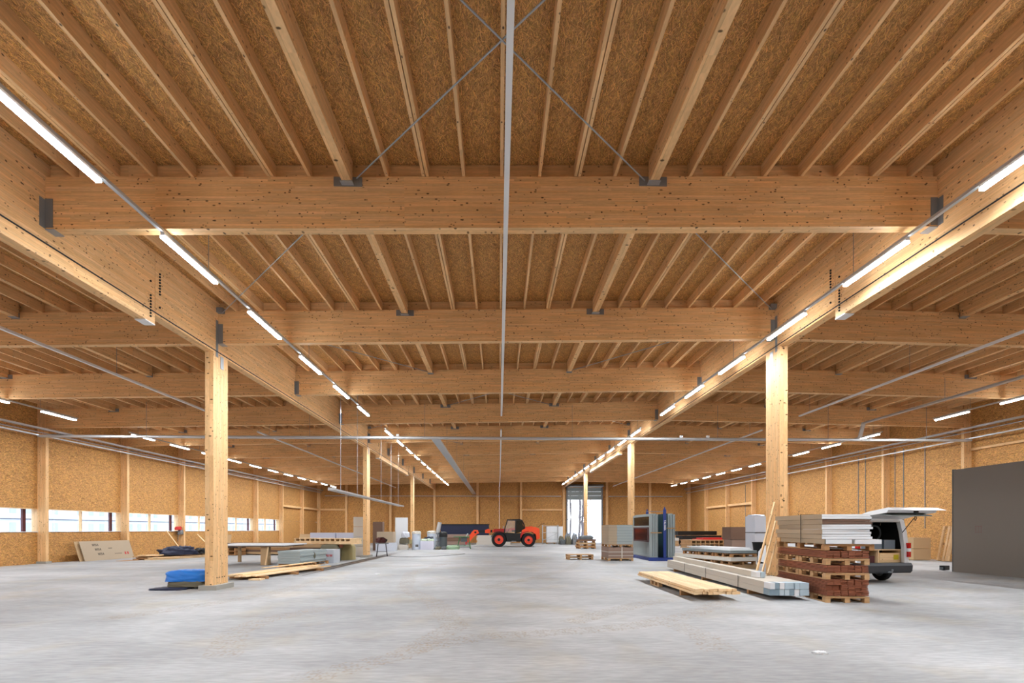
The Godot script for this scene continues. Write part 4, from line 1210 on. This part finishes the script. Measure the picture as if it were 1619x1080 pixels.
# ================================================================ far middle: telehandler, machines, buckets
func build_centre_back() -> void:
	var t := thing("telehandler", "orange and black telehandler with its boom lowered, parked across the hall", "telehandler", V(1.26, 0, 45.3), PI / 2)
	# local: forward (depth) points to the left of the picture
	for s in [-1.0, 1.0]:
		wheel(t, V(s * 0.85, 0.65, 1.3), 0.65, 0.4, M.rim, "front_wheel")
		wheel(t, V(s * 0.85, 0.61, -1.3), 0.61, 0.4, M.rim, "rear_wheel")
		var arch := PackedVector2Array()
		for i in 9:
			var a := PI * (0.1 + 0.8 * i / 8)
			arch.append(Vector2(1.3 + 0.76 * cos(a), 0.62 + 0.76 * sin(a)))
		for i in 9:
			var a := PI * (0.9 - 0.8 * i / 8)
			arch.append(Vector2(1.3 + 0.7 * cos(a), 0.62 + 0.7 * sin(a)))
		part(t, "mudguard", extrude(arch, 0.4), M.black, Vector3(s * 0.85, 0, 0))
	part(t, "chassis", extrude(PackedVector2Array([Vector2(1.9, 0.55), Vector2(1.9, 0.95), Vector2(0.9, 1.25), Vector2(-1.9, 1.1), Vector2(-2.0, 0.6), Vector2(-0.6, 0.45), Vector2(0.6, 0.45)]), 1.1), M.black)
	part(t, "rear_hood", extrude(PackedVector2Array([Vector2(-0.75, 1.05), Vector2(-0.7, 1.45), Vector2(-1.15, 1.7), Vector2(-1.9, 1.75), Vector2(-2.25, 1.6), Vector2(-2.3, 0.75), Vector2(-2.0, 0.62), Vector2(-1.95, 1.1), Vector2(-1.6, 1.32), Vector2(-1.0, 1.28)]), 1.75), M.orange)
	part(t, "side_pod", extrude(PackedVector2Array([Vector2(0.6, 0.55), Vector2(0.7, 1.15), Vector2(-0.55, 1.2), Vector2(-0.6, 0.55)]), 0.3), M.black, Vector3(-0.95, 0, 0))
	part(t, "rear_fender", extrude(PackedVector2Array([Vector2(-0.5, 1.0), Vector2(-0.75, 1.3), Vector2(-1.3, 1.42), Vector2(-1.3, 1.34), Vector2(-0.8, 1.18), Vector2(-0.62, 0.75)]), 1.9), M.red)
	part(t, "step", bm(Vector3(0.3, 0.05, 0.4), 2), M.steel, V(-1.0, 0.5, 0.0))
	# cab
	part(t, "cab_roof", extrude(PackedVector2Array([Vector2(0.62, 2.33), Vector2(0.6, 2.42), Vector2(-0.5, 2.46), Vector2(-0.8, 2.36), Vector2(-0.78, 2.3)]), 1.0), M.black, Vector3(-0.35, 0, 0))
	for s in [0.12, -0.83]:
		part(t, "cab_pillar", tube([V(s, 1.15, 0.85), V(s, 1.6, 0.78), V(s, 2.36, 0.55)], 0.04, 6), M.black)
		part(t, "cab_pillar", tube([V(s, 1.15, -0.15), V(s, 2.4, -0.2)], 0.045, 6), M.black)
		part(t, "cab_pillar", tube([V(s, 1.4, -1.0), V(s, 2.0, -0.92), V(s, 2.35, -0.72)], 0.04, 6), M.black)
		part(t, "cab_glass", extrude(PackedVector2Array([Vector2(-0.2, 1.2), Vector2(-0.2, 2.34), Vector2(-0.7, 2.3), Vector2(-0.98, 1.42)]), 0.015), M.glass_dark, Vector3(s, 0, 0))
		part(t, "cab_glass", extrude(PackedVector2Array([Vector2(-0.15, 1.2), Vector2(-0.15, 2.34), Vector2(0.54, 2.3), Vector2(0.8, 1.3)]), 0.015), M.glass, Vector3(s, 0, 0))
	part(t, "cab_floor", bm(Vector3(0.95, 0.1, 1.7), 2), M.black, V(-0.35, 1.12, -0.05))
	part(t, "seat_back", bm(Vector3(0.45, 0.6, 0.12), 1), M.red, V(-0.35, 1.72, -0.35), Vector3(-0.1, 0, 0))
	part(t, "seat_cushion", bm(Vector3(0.45, 0.14, 0.5), 0), M.black, V(-0.35, 1.4, -0.1))
	part(t, "armrest", bm(Vector3(0.08, 0.08, 0.5), 2), M.red, V(-0.62, 1.55, -0.05))
	part(t, "steering_wheel", tube([V(-0.35, 1.2, 0.6), V(-0.35, 1.62, 0.4)], 0.03, 6), M.black)
	# boom
	part(t, "boom", extrude(PackedVector2Array([Vector2(-1.9, 1.6), Vector2(-1.7, 1.82), Vector2(1.9, 1.5), Vector2(1.9, 1.26), Vector2(-0.8, 1.42)]), 0.36), M.orange, Vector3(0.42, 0, 0))
	part(t, "boom_cover", extrude(PackedVector2Array([Vector2(0.6, 1.28), Vector2(0.65, 1.62), Vector2(1.75, 1.58), Vector2(1.8, 1.3), Vector2(1.4, 1.22)]), 0.5), M.red, Vector3(0.42, 0, 0))
	part(t, "inner_boom", extrude(PackedVector2Array([Vector2(1.8, 1.28), Vector2(1.8, 1.5), Vector2(3.3, 1.44), Vector2(3.3, 1.24)]), 0.26), M.black, Vector3(0.42, 0, 0))
	part(t, "boom_collar", extrude(PackedVector2Array([Vector2(2.1, 1.2), Vector2(2.05, 1.5), Vector2(2.25, 1.6), Vector2(2.55, 1.48), Vector2(2.55, 1.22)]), 0.34), M.orange, Vector3(0.42, 0, 0))
	part(t, "boom_head", extrude(PackedVector2Array([Vector2(3.1, 1.2), Vector2(3.2, 1.48), Vector2(3.55, 1.5), Vector2(3.75, 1.3), Vector2(4.1, 0.75), Vector2(4.25, 0.45), Vector2(4.0, 0.35), Vector2(3.6, 0.85), Vector2(3.3, 1.1)]), 0.3), M.orange, Vector3(0.42, 0, 0))
	part(t, "head_pin", cyl(0.1, 0.34, 10), M.bolt, V(0.42, 1.28, 3.42), Vector3(0, 0, PI / 2))
	part(t, "carriage", boxes([[V(0.42, 0.75, 4.25), Vector3(1.1, 0.1, 0.1)], [V(0.42, 0.25, 4.25), Vector3(1.1, 0.1, 0.1)], [V(-0.03, 0.5, 4.25), Vector3(0.1, 0.6, 0.1)], [V(0.87, 0.5, 4.25), Vector3(0.1, 0.6, 0.1)]]), M.red)
	for s in [0.07, 0.77]:
		part(t, "fork", boxes([[V(s, 0.4, 4.34), Vector3(0.12, 0.75, 0.06)], [V(s, 0.05, 4.9), Vector3(0.12, 0.05, 1.15)]]), M.steel_dark)
	part(t, "exhaust", tube([V(0.8, 1.5, 0.9), V(0.8, 1.85, 0.9)], 0.05, 8), M.steel)
	part(t, "mirror_arm", tube([V(-0.9, 1.75, -2.15), V(-1.0, 2.0, -2.4), V(-1.0, 2.1, -2.7)], 0.02, 5), M.bolt)

	# green saw bench
	var g := thing("saw_bench", "green metal saw bench in front of the telehandler forks", "machine", V(-3.0, 0, 40.2), 0.1)
	part(g, "table_top", bm(Vector3(1.3, 0.06, 0.7), 0), M.green, Vector3(0.0, 0.95, 0))
	part(g, "motor_box", bm(Vector3(0.5, 0.35, 0.45), 0), M.grey_dark, Vector3(0.2, 0.74, 0))
	for x in [-0.15, 0.55]:
		for z in [-0.28, 0.28]:
			part(g, "leg", tube([Vector3(x, 0.92, z * 0.8), Vector3(x + (0.15 if x > 0 else -0.2), 0.0, z)], 0.035, 6), M.green)
	part(g, "cross_brace", bm(Vector3(0.9, 0.05, 0.05), 0), M.green, Vector3(0.2, 0.25, 0.25))
	part(g, "cross_brace", bm(Vector3(0.9, 0.05, 0.05), 0), M.steel_dark, Vector3(0.2, 0.12, -0.25))
	part(g, "blade_guard", tube([Vector3(0.35, 0.98, 0), Vector3(0.5, 1.22, 0)], 0.05, 6), M.galv)
	var gh := solo("green_heap", "low heap of pale green film beside the saw bench", "film", lump(Vector3(1.0, 0.3, 0.7), 14, 0.2), flat(Color(0.55, 0.66, 0.54), 0.6), V(-3.6, 0, 39.2))
	# dust extractor
	var ex := thing("dust_extractor", "dark dust extractor with a tall grey hose pointing up", "machine", V(-4.6, 0, 40.2), 0.1)
	part(ex, "drum", cyl(0.3, 0.9, 16), M.grey_dark, Vector3(0.15, 0.5, 0))
	part(ex, "motor_head", lump(Vector3(0.65, 0.4, 0.6), 3, 0.1), M.black, Vector3(0.15, 0.95, 0))
	part(ex, "base_frame", bm(Vector3(1.1, 0.1, 0.6), 0), M.black, Vector3(0.1, 0.08, 0))
	part(ex, "hose", tube([Vector3(-0.25, 0.9, 0), Vector3(-0.32, 1.2, 0), Vector3(-0.22, 1.6, 0), Vector3(-0.12, 2.1, 0)], 0.16, 12), M.galv)
	part(ex, "hose_collar", cyl(0.19, 0.12, 12), M.steel_dark, Vector3(-0.3, 1.22, 0))
	part(ex, "side_post", bm(Vector3(0.08, 1.2, 0.08), 1), M.steel_dark, Vector3(-0.3, 0.65, 0.2))
	for i in 4:
		solo("debris_clump", "small clump of dark offcuts around the dust extractor", "debris", lump(Vector3(0.36, 0.2, 0.36), 40 + i, 0.25), M.grey_dark if i % 2 else M.olive, V(-4.7 + (i % 2) * 0.45, 0, 39.3 - 0.55 * (i / 2)), Vector3.ZERO, "offcuts by the dust extractor")
	# dark container and board packs behind
	var dc := thing("dark_skip", "long dark steel skip in front of the end wall", "skip", V(-3.6, 0, 53.5))
	part(dc, "body", extrude(PackedVector2Array([Vector2(-0.8, 0.9), Vector2(-0.9, 2.05), Vector2(0.9, 2.05), Vector2(0.8, 0.9)]), 5.0), M.navy)
	part(dc, "rim", boxes([[Vector3(0, 2.05, 0.9), Vector3(5.1, 0.1, 0.08)], [Vector3(0, 2.05, -0.9), Vector3(5.1, 0.1, 0.08)]]), M.black)
	part(dc, "support", boxes([[Vector3(-1.8, 0.45, 0), Vector3(0.2, 0.9, 1.2)], [Vector3(1.8, 0.45, 0), Vector3(0.2, 0.9, 1.2)]]), M.steel_dark)
	for i in 3:
		boxed(frame(-4.6, 50.5, 0), "board_pack", "reddish brown board pack lying below the dark skip", "boards", "brown packs below the skip", Vector3(0, 0.2 + i * 0.34, 0), Vector3(3.2, 0.32, 1.1), M.brick if i != 1 else M.brownboard, 0)
	for i in 4:
		boxed(frame(-0.6, 51.5, 0), "pale_pack", "pale wrapped board pack lying behind the telehandler", "boards", "pale packs behind the telehandler", Vector3(0.1 * (i % 2), 0.117 + i * 0.235, 0), Vector3(3.4, 0.232, 1.2), M.offwhite, 0)
	# scaffold, wrapped pallet and rubble by the door
	var sc := thing("rolling_scaffold", "low galvanised rolling scaffold frame beside the loading door", "scaffold", V(5.4, 0, 52.6))
	for x in [-0.9, 0.7]:
		for z in [-0.4, 0.4]:
			part(sc, "upright", tube([Vector3(x, 0, z), Vector3(x, 2.0, z)], 0.03, 6), M.galv)
		for i in 5:
			part(sc, "rung", tube([Vector3(x, 0.3 + i * 0.4, -0.4), Vector3(x, 0.3 + i * 0.4, 0.4)], 0.02, 5), M.galv)
	for y in [0.5, 1.2, 1.9]:
		for z in [-0.4, 0.4]:
			part(sc, "guard_rail", tube([Vector3(-0.9, y, z), Vector3(0.7, y, z)], 0.025, 5), M.galv)
	part(sc, "diagonal", tube([Vector3(-0.9, 0.4, 0.4), Vector3(0.7, 1.2, 0.4)], 0.025, 5), M.galv)
	var lad := thing("ladder_frame", "upright galvanised ladder frame next to the loading door", "ladder", V(8.1, 0, 52.8))
	for x in [-0.35, 0.35]: part(lad, "stile", tube([Vector3(x, 0, 0), Vector3(x, 2.6, 0)], 0.03, 6), M.galv)
	for i in 6: part(lad, "rung", tube([Vector3(-0.35, 0.3 + i * 0.42, 0), Vector3(0.35, 0.3 + i * 0.42, 0)], 0.02, 5), M.galv)
	boxed(frame(5.9, 54.2, 0), "white_bale", "white film-wrapped bale behind the scaffold", "bale", "", Vector3(0, 1.0, 0), Vector3(1.7, 1.7, 1.1), M.white, 0)
	pallet(frame(5.9, 54.2, 0), Vector3(0, 0.0, 0), 1.7, 1.1, "pallet under the white bale", "")
	for i in 7:
		solo("rubble_heap", "dark heap of offcuts and tubes by the loading door", "rubble", lump(Vector3(0.5, 0.5 + 0.25 * (i % 3), 0.6), 60 + i, 0.35), [M.grey_dark, M.olive, M.steel_dark][i % 3], V(6.4 + (i % 4) * 0.62, 0, 51.2 + 0.8 * (i / 4)), Vector3.ZERO, "rubble by the door")
	# buckets, drums, bags
	var drums := [[-6.35, 38.9, 0.33, 1.2], [-5.3, 39.6, 0.33, 1.22]]
	for q in drums:
		var d := thing("white_drum", "tall white printed drum with a rumpled bag on top", "drum", V(q[0], 0, q[1]), 0, "white drums")
		part(d, "barrel", cyl(q[2], q[3], 18), flat(Color(0.8, 0.84, 0.9), 0.5), Vector3(0, q[3] / 2, 0))
		part(d, "bag_top", lump(Vector3(0.66, 0.2, 0.66), 7, 0.2), M.offwhite, Vector3(0, q[3], 0))
		part(d, "label_patch", bm(Vector3(0.22, 0.18, 0.02), 0), M.grey_dark, Vector3(0.08, 0.3 if q[0] < -6 else 0.9, q[2] - 0.005))
	for i in 2:
		boxed(frame(-5.75 + 0.5 * i, 38.7, 0.05), "white_box", "white printed box filled with packing in front of the drums", "box", "white boxes by the drums", Vector3(0, 0.33, 0), Vector3(0.5, 0.66, 0.5), flat(Color(0.82, 0.82, 0.88), 0.6), 0)
	for i in 2:
		solo("packing_heap", "crumpled pale packing on the white box by the drums", "packing", lump(Vector3(0.48, 0.16, 0.48), 21 + i, 0.25), flat(Color(0.78, 0.84, 0.74), 0.7), V(-5.75 + 0.5 * i, 0.66, 38.7), Vector3.ZERO, "packing on the white boxes")
	solo("blue_hose", "dark blue hose arching over the white boxes", "hose", tube([V(-6.0, 0.45, 38.9), V(-5.75, 0.85, 39.0), V(-5.4, 0.95, 39.0), V(-5.1, 0.8, 39.0)], 0.06, 8), M.navy, Vector3.ZERO)
	for i in 4:
		solo("white_sack", "white filled sack stacked beside the drums", "sack", lump(Vector3(0.95, 0.28, 0.65), 30 + i, 0.06), M.white if i % 2 else M.film, V(-5.2 + 0.1 * (i % 2), 0.3 * i, 40.8), Vector3.ZERO, "white sacks")
	var ls := thing("leaning_sheet", "tall off-white sheet standing upright in front of the far column", "sheet", V(-7.55, 0, 39.3), 0.05)
	part(ls, "sheet", bm(Vector3(0.92, 2.45, 0.05), 1), M.white, Vector3(0, 1.23, 0), Vector3(-0.06, 0, 0))
	part(ls, "edge", bm(Vector3(0.04, 2.45, 0.3), 1), M.offwhite, Vector3(-0.48, 1.23, -0.1))
	for i in 3:
		solo("crumpled_bag", "crumpled translucent bag heaped against the upright sheet", "bag", lump(Vector3(0.8 - 0.1 * i, 0.42, 0.5), 50 + i, 0.12), [M.offwhite, M.olive, M.film][i], V(-7.35 + 0.1 * i, 0.47 * i, 38.75), Vector3.ZERO, "bags against the upright sheet")
	var roll := thing("membrane_roll", "white roll of membrane lying end-on on the floor", "roll", V(-8.45, 0.22, 38.9), 0.4)
	part(roll, "roll_body", cyl(0.22, 1.0, 20), M.white, Vector3.ZERO, Vector3(PI / 2, 0, 0))
	part(roll, "core", cyl(0.08, 1.02, 12), M.tub, Vector3.ZERO, Vector3(PI / 2, 0, 0))
	for i in 2:
		boxed(frame(-7.95, 41.5, 0), "tan_pack", "tan wrapped pack lying behind the membrane roll", "pack", "tan packs", Vector3(0.1 * i, 0.2 + 0.34 * i, 0), Vector3(1.5, 0.33, 1.0), M.insulation if i else M.carton, 0)

# ================================================================ left: sheets, lumber, insulation, tarpaulin
func build_left_goods() -> void:
	# printed plywood sheets against the window wall
	for i in 2:
		var w := thing("plywood_sheet", ["front plywood sheet with WISA printed three times", "plain edge of a second plywood sheet behind the printed one"][i], "plywood", V(-19.98 - 0.12 * i, 0, 26.55 - 0.15 * i), PI / 2, "plywood sheets against the window wall")
		var sh := Node3D.new()
		sh.name = "leaning_board"
		w.add_child(sh)
		sh.rotation.x = -0.3
		part(sh, "board", bm(Vector3(3.3, 1.0, 0.025), 0), M.kraft if i == 0 else M.carton, Vector3(0, 0.5, 0))
		if i == 0:
			for j in 3:
				text(sh, "WISA", 0.12, M.print, Vector3(-0.75 + 0.1 * j, 0.8 - 0.24 * j, 0.0135))
			part(sh, "stamp", bm(Vector3(0.25, 0.03, 0.002), 0), M.print, Vector3(0.15, 0.6, 0.0135))
			part(sh, "stamp", bm(Vector3(0.5, 0.02, 0.002), 0), M.print, Vector3(0.6, 0.3, 0.0135))
			part(sh, "stamp", bm(Vector3(0.1, 0.14, 0.002), 0), M.print_red, Vector3(1.1, 0.3, 0.0135))
			part(sh, "stamp", bm(Vector3(0.1, 0.14, 0.002), 0), M.print_red, Vector3(1.28, 0.3, 0.0135))
	# low pile with a dark tarpaulin
	var fr := frame(-18.4, 25.9, -0.36)
	for i in 7:
		boxed(fr, "old_board", "weathered board in the low pile by the window wall", "board", "boards in the low pile", Vector3((i % 3) * 0.42, 0.03 + (i / 3) * 0.062, 2.3 + 0.15 * (i % 2)), Vector3(0.4, 0.055, 4.4), [M.pallet, M.oldwood, M.pine][i % 3])
	boxed(fr, "thin_sheet", "thin sheet poking out from under the low board pile", "sheet", "", Vector3(0.2, 0.006, 0.0), Vector3(0.5, 0.01, 1.6), M.oldwood)
	for i in 2:
		boxed(fr, "bright_offcut", "short pale offcut lying on the low board pile", "offcut", "offcuts on the low pile", Vector3(0.3 + 0.3 * i, 0.22, 0.45 + 0.2 * i), Vector3(0.2, 0.05, 0.8), M.pine)
	var tp := solo("dark_tarpaulin", "crumpled dark blue tarpaulin lying on the board pile", "tarpaulin", lump(Vector3(1.7, 0.4, 0.75), 71, 0.45, 0.2), M.navy, Vector3.ZERO)
	tp.transform = fr * Transform3D(Basis(Vector3.UP, 1.2), V(0.55, 0.19, 2.0))
	var tq := solo("black_foil", "black foil heap next to the dark blue tarpaulin", "foil", lump(Vector3(0.9, 0.3, 0.6), 72, 0.4, 0.3), M.black, Vector3.ZERO)
	tq.transform = fr * Transform3D(Basis.IDENTITY, V(0.6, 0.19, 3.35))
	for i in 2:
		var a := V(-18.0 + i * 0.9, 0.1, 29.4 + i * 1.6)
		var b := V(-19.6 + i * 0.9, 1.55 - 0.3 * i, 30.2 + i * 1.6)
		var o := solo("leaning_batten", "thin pale batten leaning towards the window wall", "batten", bm(Vector3(0.035, 0.035, a.distance_to(b)), 2), M.pine, (a + b) / 2.0, Vector3.ZERO, "battens leaning at the window wall")
		o.basis = bar_basis(a, b)
	var pt := thing("crate_stack", "small stack of dark crates beside the low board pile", "crates", V(-15.9, 0, 30.7), -0.3)
	for i in 3:
		part(pt, "crate", boxes([[Vector3(0, 0.04, 0), Vector3(1.0, 0.04, 0.8)], [Vector3(-0.46, 0.13, 0), Vector3(0.08, 0.14, 0.8)], [Vector3(0.46, 0.13, 0), Vector3(0.08, 0.14, 0.8)], [Vector3(0, 0.13, 0), Vector3(0.08, 0.14, 0.8)]]), M.black if i == 2 else M.oldwood, Vector3(0, i * 0.22, 0))
	var rt := thing("red_tool", "small red and grey tool hung on the window sill", "tool", V(WL + 0.2, 1.5, 33.0))
	part(rt, "red_head", lump(Vector3(0.22, 0.2, 0.5), 81, 0.4), M.red, Vector3(0, 0.0, 0))
	part(rt, "grey_body", lump(Vector3(0.25, 0.3, 0.5), 82, 0.3), M.steel_dark, Vector3(0, -0.28, -0.3))
	part(rt, "tube", tube([Vector3(0, -0.25, 0), Vector3(0, -0.7, 0.05)], 0.02, 5), M.grey_dark)
	# blue tarpaulin bundle by the near column
	solo("navy_cloth", "flat navy cloth spread under the blue bundle", "cloth", lump(Vector3(0.9, 0.05, 0.6), 91, 0.2), M.navy, V(-8.5, 0, 13.3))
	solo("grey_blanket", "folded grey blanket under the blue tarpaulin", "blanket", lump(Vector3(0.95, 0.17, 0.65), 92, 0.07, 0.95), M.olive, V(-8.2, 0.05, 13.65))
	solo("blue_tarpaulin", "bright blue folded tarpaulin bundle beside the near column", "tarpaulin", lump(Vector3(1.05, 0.28, 0.75), 93, 0.09, 0.95), M.blue, V(-8.22, 0.19, 13.7))
	# pine planks spread behind the near column
	fr = frame(-8.5, 15.75, -0.2)
	for i in 3:
		boxed(fr, "bearer", "short timber bearer under the spread pine planks", "timber", "bearers under the spread planks", Vector3(0.5, 0.045, 0.5 + i * 1.6), Vector3(1.3, 0.09, 0.12), M.oldwood, 0)
	for i in 9:
		boxed(fr, "pine_plank", "pale pine plank in the loose spread behind the near column", "plank", "loose pine planks", Vector3(0.02 + (i % 6) * 0.17 + (0.09 if i > 5 else 0.0), 0.107 + (i / 6) * 0.034, 2.2 + rng.randf_range(-0.25, 0.25)), Vector3(0.16, 0.032, 4.4), M.pine, 2, rng.randf_range(-0.003, 0.003))
	for i in 3:
		boxed(fr, "pine_offcut", "short pine offcut lying across the spread planks", "offcut", "pine offcuts", Vector3(-0.2 + 0.2 * i, 0.19 + 0.03 * i, 3.2 + 0.3 * i), Vector3(0.14, 0.03, 1.8), M.pine, 2, -0.15 + 0.1 * i)
	var g1 := ground(406, 917)
	boxed(frame(g1.x, g1.y, 0), "floor_offcut", "flat square offcut on the floor before the spread planks", "offcut", "floor offcuts", Vector3(0, 0.02, 0), Vector3(0.36, 0.04, 0.3), M.pine, 0)
	var g2 := ground(447, 907)
	boxed(frame(g2.x, g2.y, 0.1), "floor_offcut", "orange-brown timber offcut beside the spread planks", "offcut", "floor offcuts", Vector3(0, 0.03, 0), Vector3(0.34, 0.06, 0.25), M.carton, 0)
	boxed(frame(-10.0, 17.6, 0), "dark_block", "small dark foam block behind the planks", "block", "", Vector3(0, 0.08, 0), Vector3(0.35, 0.12, 0.3), M.rubber, 0)
	# big sheet lying on a trestle and packs
	var tb := thing("trestle_table", "large pale board resting on a timber post as a work table", "work table", V(-11.0, 0, 23.2))
	part(tb, "table_sheet", bm(Vector3(3.3, 0.04, 2.6), 0), M.white, Vector3(0.1, 0.86, 0))
	part(tb, "under_sheet", bm(Vector3(3.2, 0.05, 2.5), 0), M.brownboard, Vector3(0.05, 0.815, 0))
	part(tb, "post", bm(Vector3(0.3, 0.79, 0.3), 1), M.carton, V(0.85, 0.395, -1.0))
	part(tb, "post", bm(Vector3(0.12, 0.79, 0.12), 1), M.carton, V(-1.35, 0.395, 1.15))
	part(tb, "strut", bm(Vector3(0.06, 0.85, 0.04), 1), M.pine, V(0.98, 0.4, -1.18), Vector3(0, 0, -0.15))
	fr = frame(-15.9, 31.0, -0.2)
	for i in 5:
		boxed(fr, "brown_board", "brown board in the low stack beyond the work table", "boards", "boards beyond the work table", Vector3(0.9, 0.12 + i * 0.13, 1.0), Vector3(4.4, 0.12, 1.6), [M.carton, M.brownboard, M.oldwood][i % 3], 0)
	for i in 2:
		boxed(fr, "bearer", "dark bearer under the stack beyond the work table", "timber", "bearers beyond the work table", Vector3(-0.6 + 3.0 * i, 0.03, 1.0), Vector3(0.12, 0.06, 1.6), M.black)
	for i in 2:
		var o := boxed(frame(-18.9 + 4.4 * i, 35.2 + 3.6 * i, 0), "leaning_offcut", "brown plywood offcut propped up near the window wall", "offcut", "propped plywood offcuts", Vector3(0, 0.6, 0), Vector3(0.9 + 0.5 * i, 1.2, 0.03), M.carton, 0)
		o.rotation.x = -0.25
	# grey sheet stack on a pallet
	fr = frame(-9.0, 20.9, -0.12)
	pallet(fr, Vector3(0.45, 0, 1.2), 1.0, 2.4, "pallet under the grey sheet packs", "", M.oldwood)
	for i in 5:
		boxed(fr, "grey_pack", "flat grey sheet pack on the pallet behind the loose planks", "sheets", "grey sheet packs", Vector3(0.42 + 0.03 * (i % 2), 0.19 + i * 0.105, 1.1), Vector3(0.95, 0.1, 2.3), M.grey_panel)
	solo("round_cover", "round olive cover leaning on the end of the grey packs", "cover", cyl(0.22, 0.05, 20), M.olive, V(-8.12, 0.42, 21.9), Vector3(PI / 2, 0, 0))
	# long formwork panel lying on packs, boxes and insulation by the second column
	fr = frame(-9.4, 22.6, -0.16)
	var bxz := thing("printed_carton", "pale grey carton with a red printed word on its side", "carton", V(-8.0, 0, 23.7), -0.1)
	part(bxz, "carton_body", bm(Vector3(0.9, 0.62, 0.7), 0), flat(Color(0.72, 0.74, 0.77), 0.6), Vector3(0, 0.31, 0))
	text(bxz, "Zeeuw", 0.14, M.print_red, Vector3(0.1, 0.36, 0.352))
	for i in 2:
		solo("insulation_bale", ["olive green insulation bale next to the printed carton", "yellowish insulation bale by the second column"][i], "insulation", lump(Vector3(0.85, 0.8, 0.8), 101 + i, 0.04, 1.0), [M.olive, M.insulation][i], V(-8.3 + 0.45 * i, 0, 25.1 + 0.92 * i), Vector3.ZERO, "insulation bales")
	var fp := thing("formwork_panel", "long ribbed timber formwork panel lying across the goods", "formwork", V(-8.6, 0.82, 25.6), -0.28)
	part(fp, "bottom_sheet", bm(Vector3(3.2, 0.03, 1.0), 0), M.pine, Vector3(0, 0.015, 0))
	part(fp, "top_sheet", bm(Vector3(3.2, 0.025, 1.0), 0), M.pine, Vector3(0, 0.27, 0))
	part(fp, "front_board", bm(Vector3(3.2, 0.12, 0.03), 0), M.pine, Vector3(0, 0.09, 0.5))
	for i in 12:
		part(fp, "rib", bm(Vector3(0.07, 0.23, 0.96), 1), M.pine, Vector3(-1.55 + i * 0.282, 0.145, 0))
	for i in 2:
		boxed(frame(-9.4, 25.3, -0.28), "brown_beam", "brown timber beam under the ribbed formwork panel", "timber", "beams under the formwork", Vector3(-0.1 + 0.9 * i, 0.73, 0.3 * i), Vector3(1.6, 0.16, 0.2), M.decking if i else M.carton, 0)
	boxed(frame(-9.6, 25.3, -0.28), "support_crate", "brown crate under the ribbed formwork panel", "crate", "", Vector3(0.0, 0.32, 0.0), Vector3(1.3, 0.64, 0.7), M.brownboard, 0)
	for i in 2:
		boxed(frame(-11.6, 31.5, 0), "white_panel_box", ["white lacquered box behind the formwork, wider one", "white lacquered box behind the formwork, nearer the column"][i], "box", "white boxes behind the formwork", Vector3(0.8 + 1.55 * i, 0.67, 0.1 * i), Vector3(1.5, 1.34, 0.7), flat(Color(0.78, 0.79, 0.86), 0.4), 0)
	for i in 4:
		boxed(frame(-7.75, 29.4, 0), "white_carton", "white carton in the tall stack behind the second column", "carton", "white cartons by the second column", Vector3(-0.22, 0.3 + i * 0.56, 0), Vector3(0.75, 0.54, 0.6), M.offwhite, 0)
	boxed(frame(-8.0, 36.0, 0), "tan_carton", "large tan carton behind the saw stand", "carton", "", Vector3(0.0, 1.0, 0), Vector3(1.15, 0.75, 0.8), M.kraft, 0)
	boxed(frame(-8.0, 36.0, 0), "grey_film_pack", "grey wrapped pack under the large tan carton", "pack", "", Vector3(0.0, 0.31, 0), Vector3(1.3, 0.62, 0.9), M.film, 0)
	boxed(frame(-8.9, 37.5, 0), "dark_cabinet", "dark brown tall box standing behind the second column", "box", "", Vector3(0.0, 1.05, 0), Vector3(0.7, 2.1, 0.6), M.brownboard, 0)
	var ss := thing("saw_stand", "mitre saw on a folding stand next to the second column", "saw", V(-6.75, 0, 29.2), 0.2)
	for x in [-0.3, 0.3]:
		for z in [-0.25, 0.25]:
			part(ss, "leg", tube([Vector3(x * 0.7, 0.72, z * 0.6), Vector3(x, 0, z)], 0.02, 5), M.bolt)
	part(ss, "cross_bar", bm(Vector3(0.6, 0.03, 0.03), 0), M.steel_dark, Vector3(0, 0.28, 0.2))
	part(ss, "table", bm(Vector3(0.75, 0.06, 0.45), 0), M.steel_dark, Vector3(0, 0.75, 0))
	part(ss, "saw_head", lump(Vector3(0.5, 0.28, 0.4), 111, 0.3), M.maroon, Vector3(-0.05, 0.78, 0))
	part(ss, "motor", cyl(0.09, 0.3, 10), M.bolt, Vector3(0.15, 0.95, 0), Vector3(0, 0, 1.0))
	solo("floor_cable", "dark cable snaking over the floor near the second column", "cable", tube([V(-6.4, 0.012, 29.2), V(-5.2, 0.012, 28.3), V(-3.8, 0.012, 28.9), V(-2.6, 0.012, 30.5), V(-2.2, 0.012, 32.0)], 0.012, 6), M.cable, Vector3.ZERO)
	for i in 3:
		solo("paper_scrap", "crumpled white paper scrap on the floor", "scrap", lump(Vector3(0.16, 0.03, 0.1), 120 + i, 0.3), M.white, [V(3.95, 0, 6.2), V(-4.2, 0, 17.4), V(-7.9, 0, 23.0)][i], Vector3.ZERO, "paper scraps")
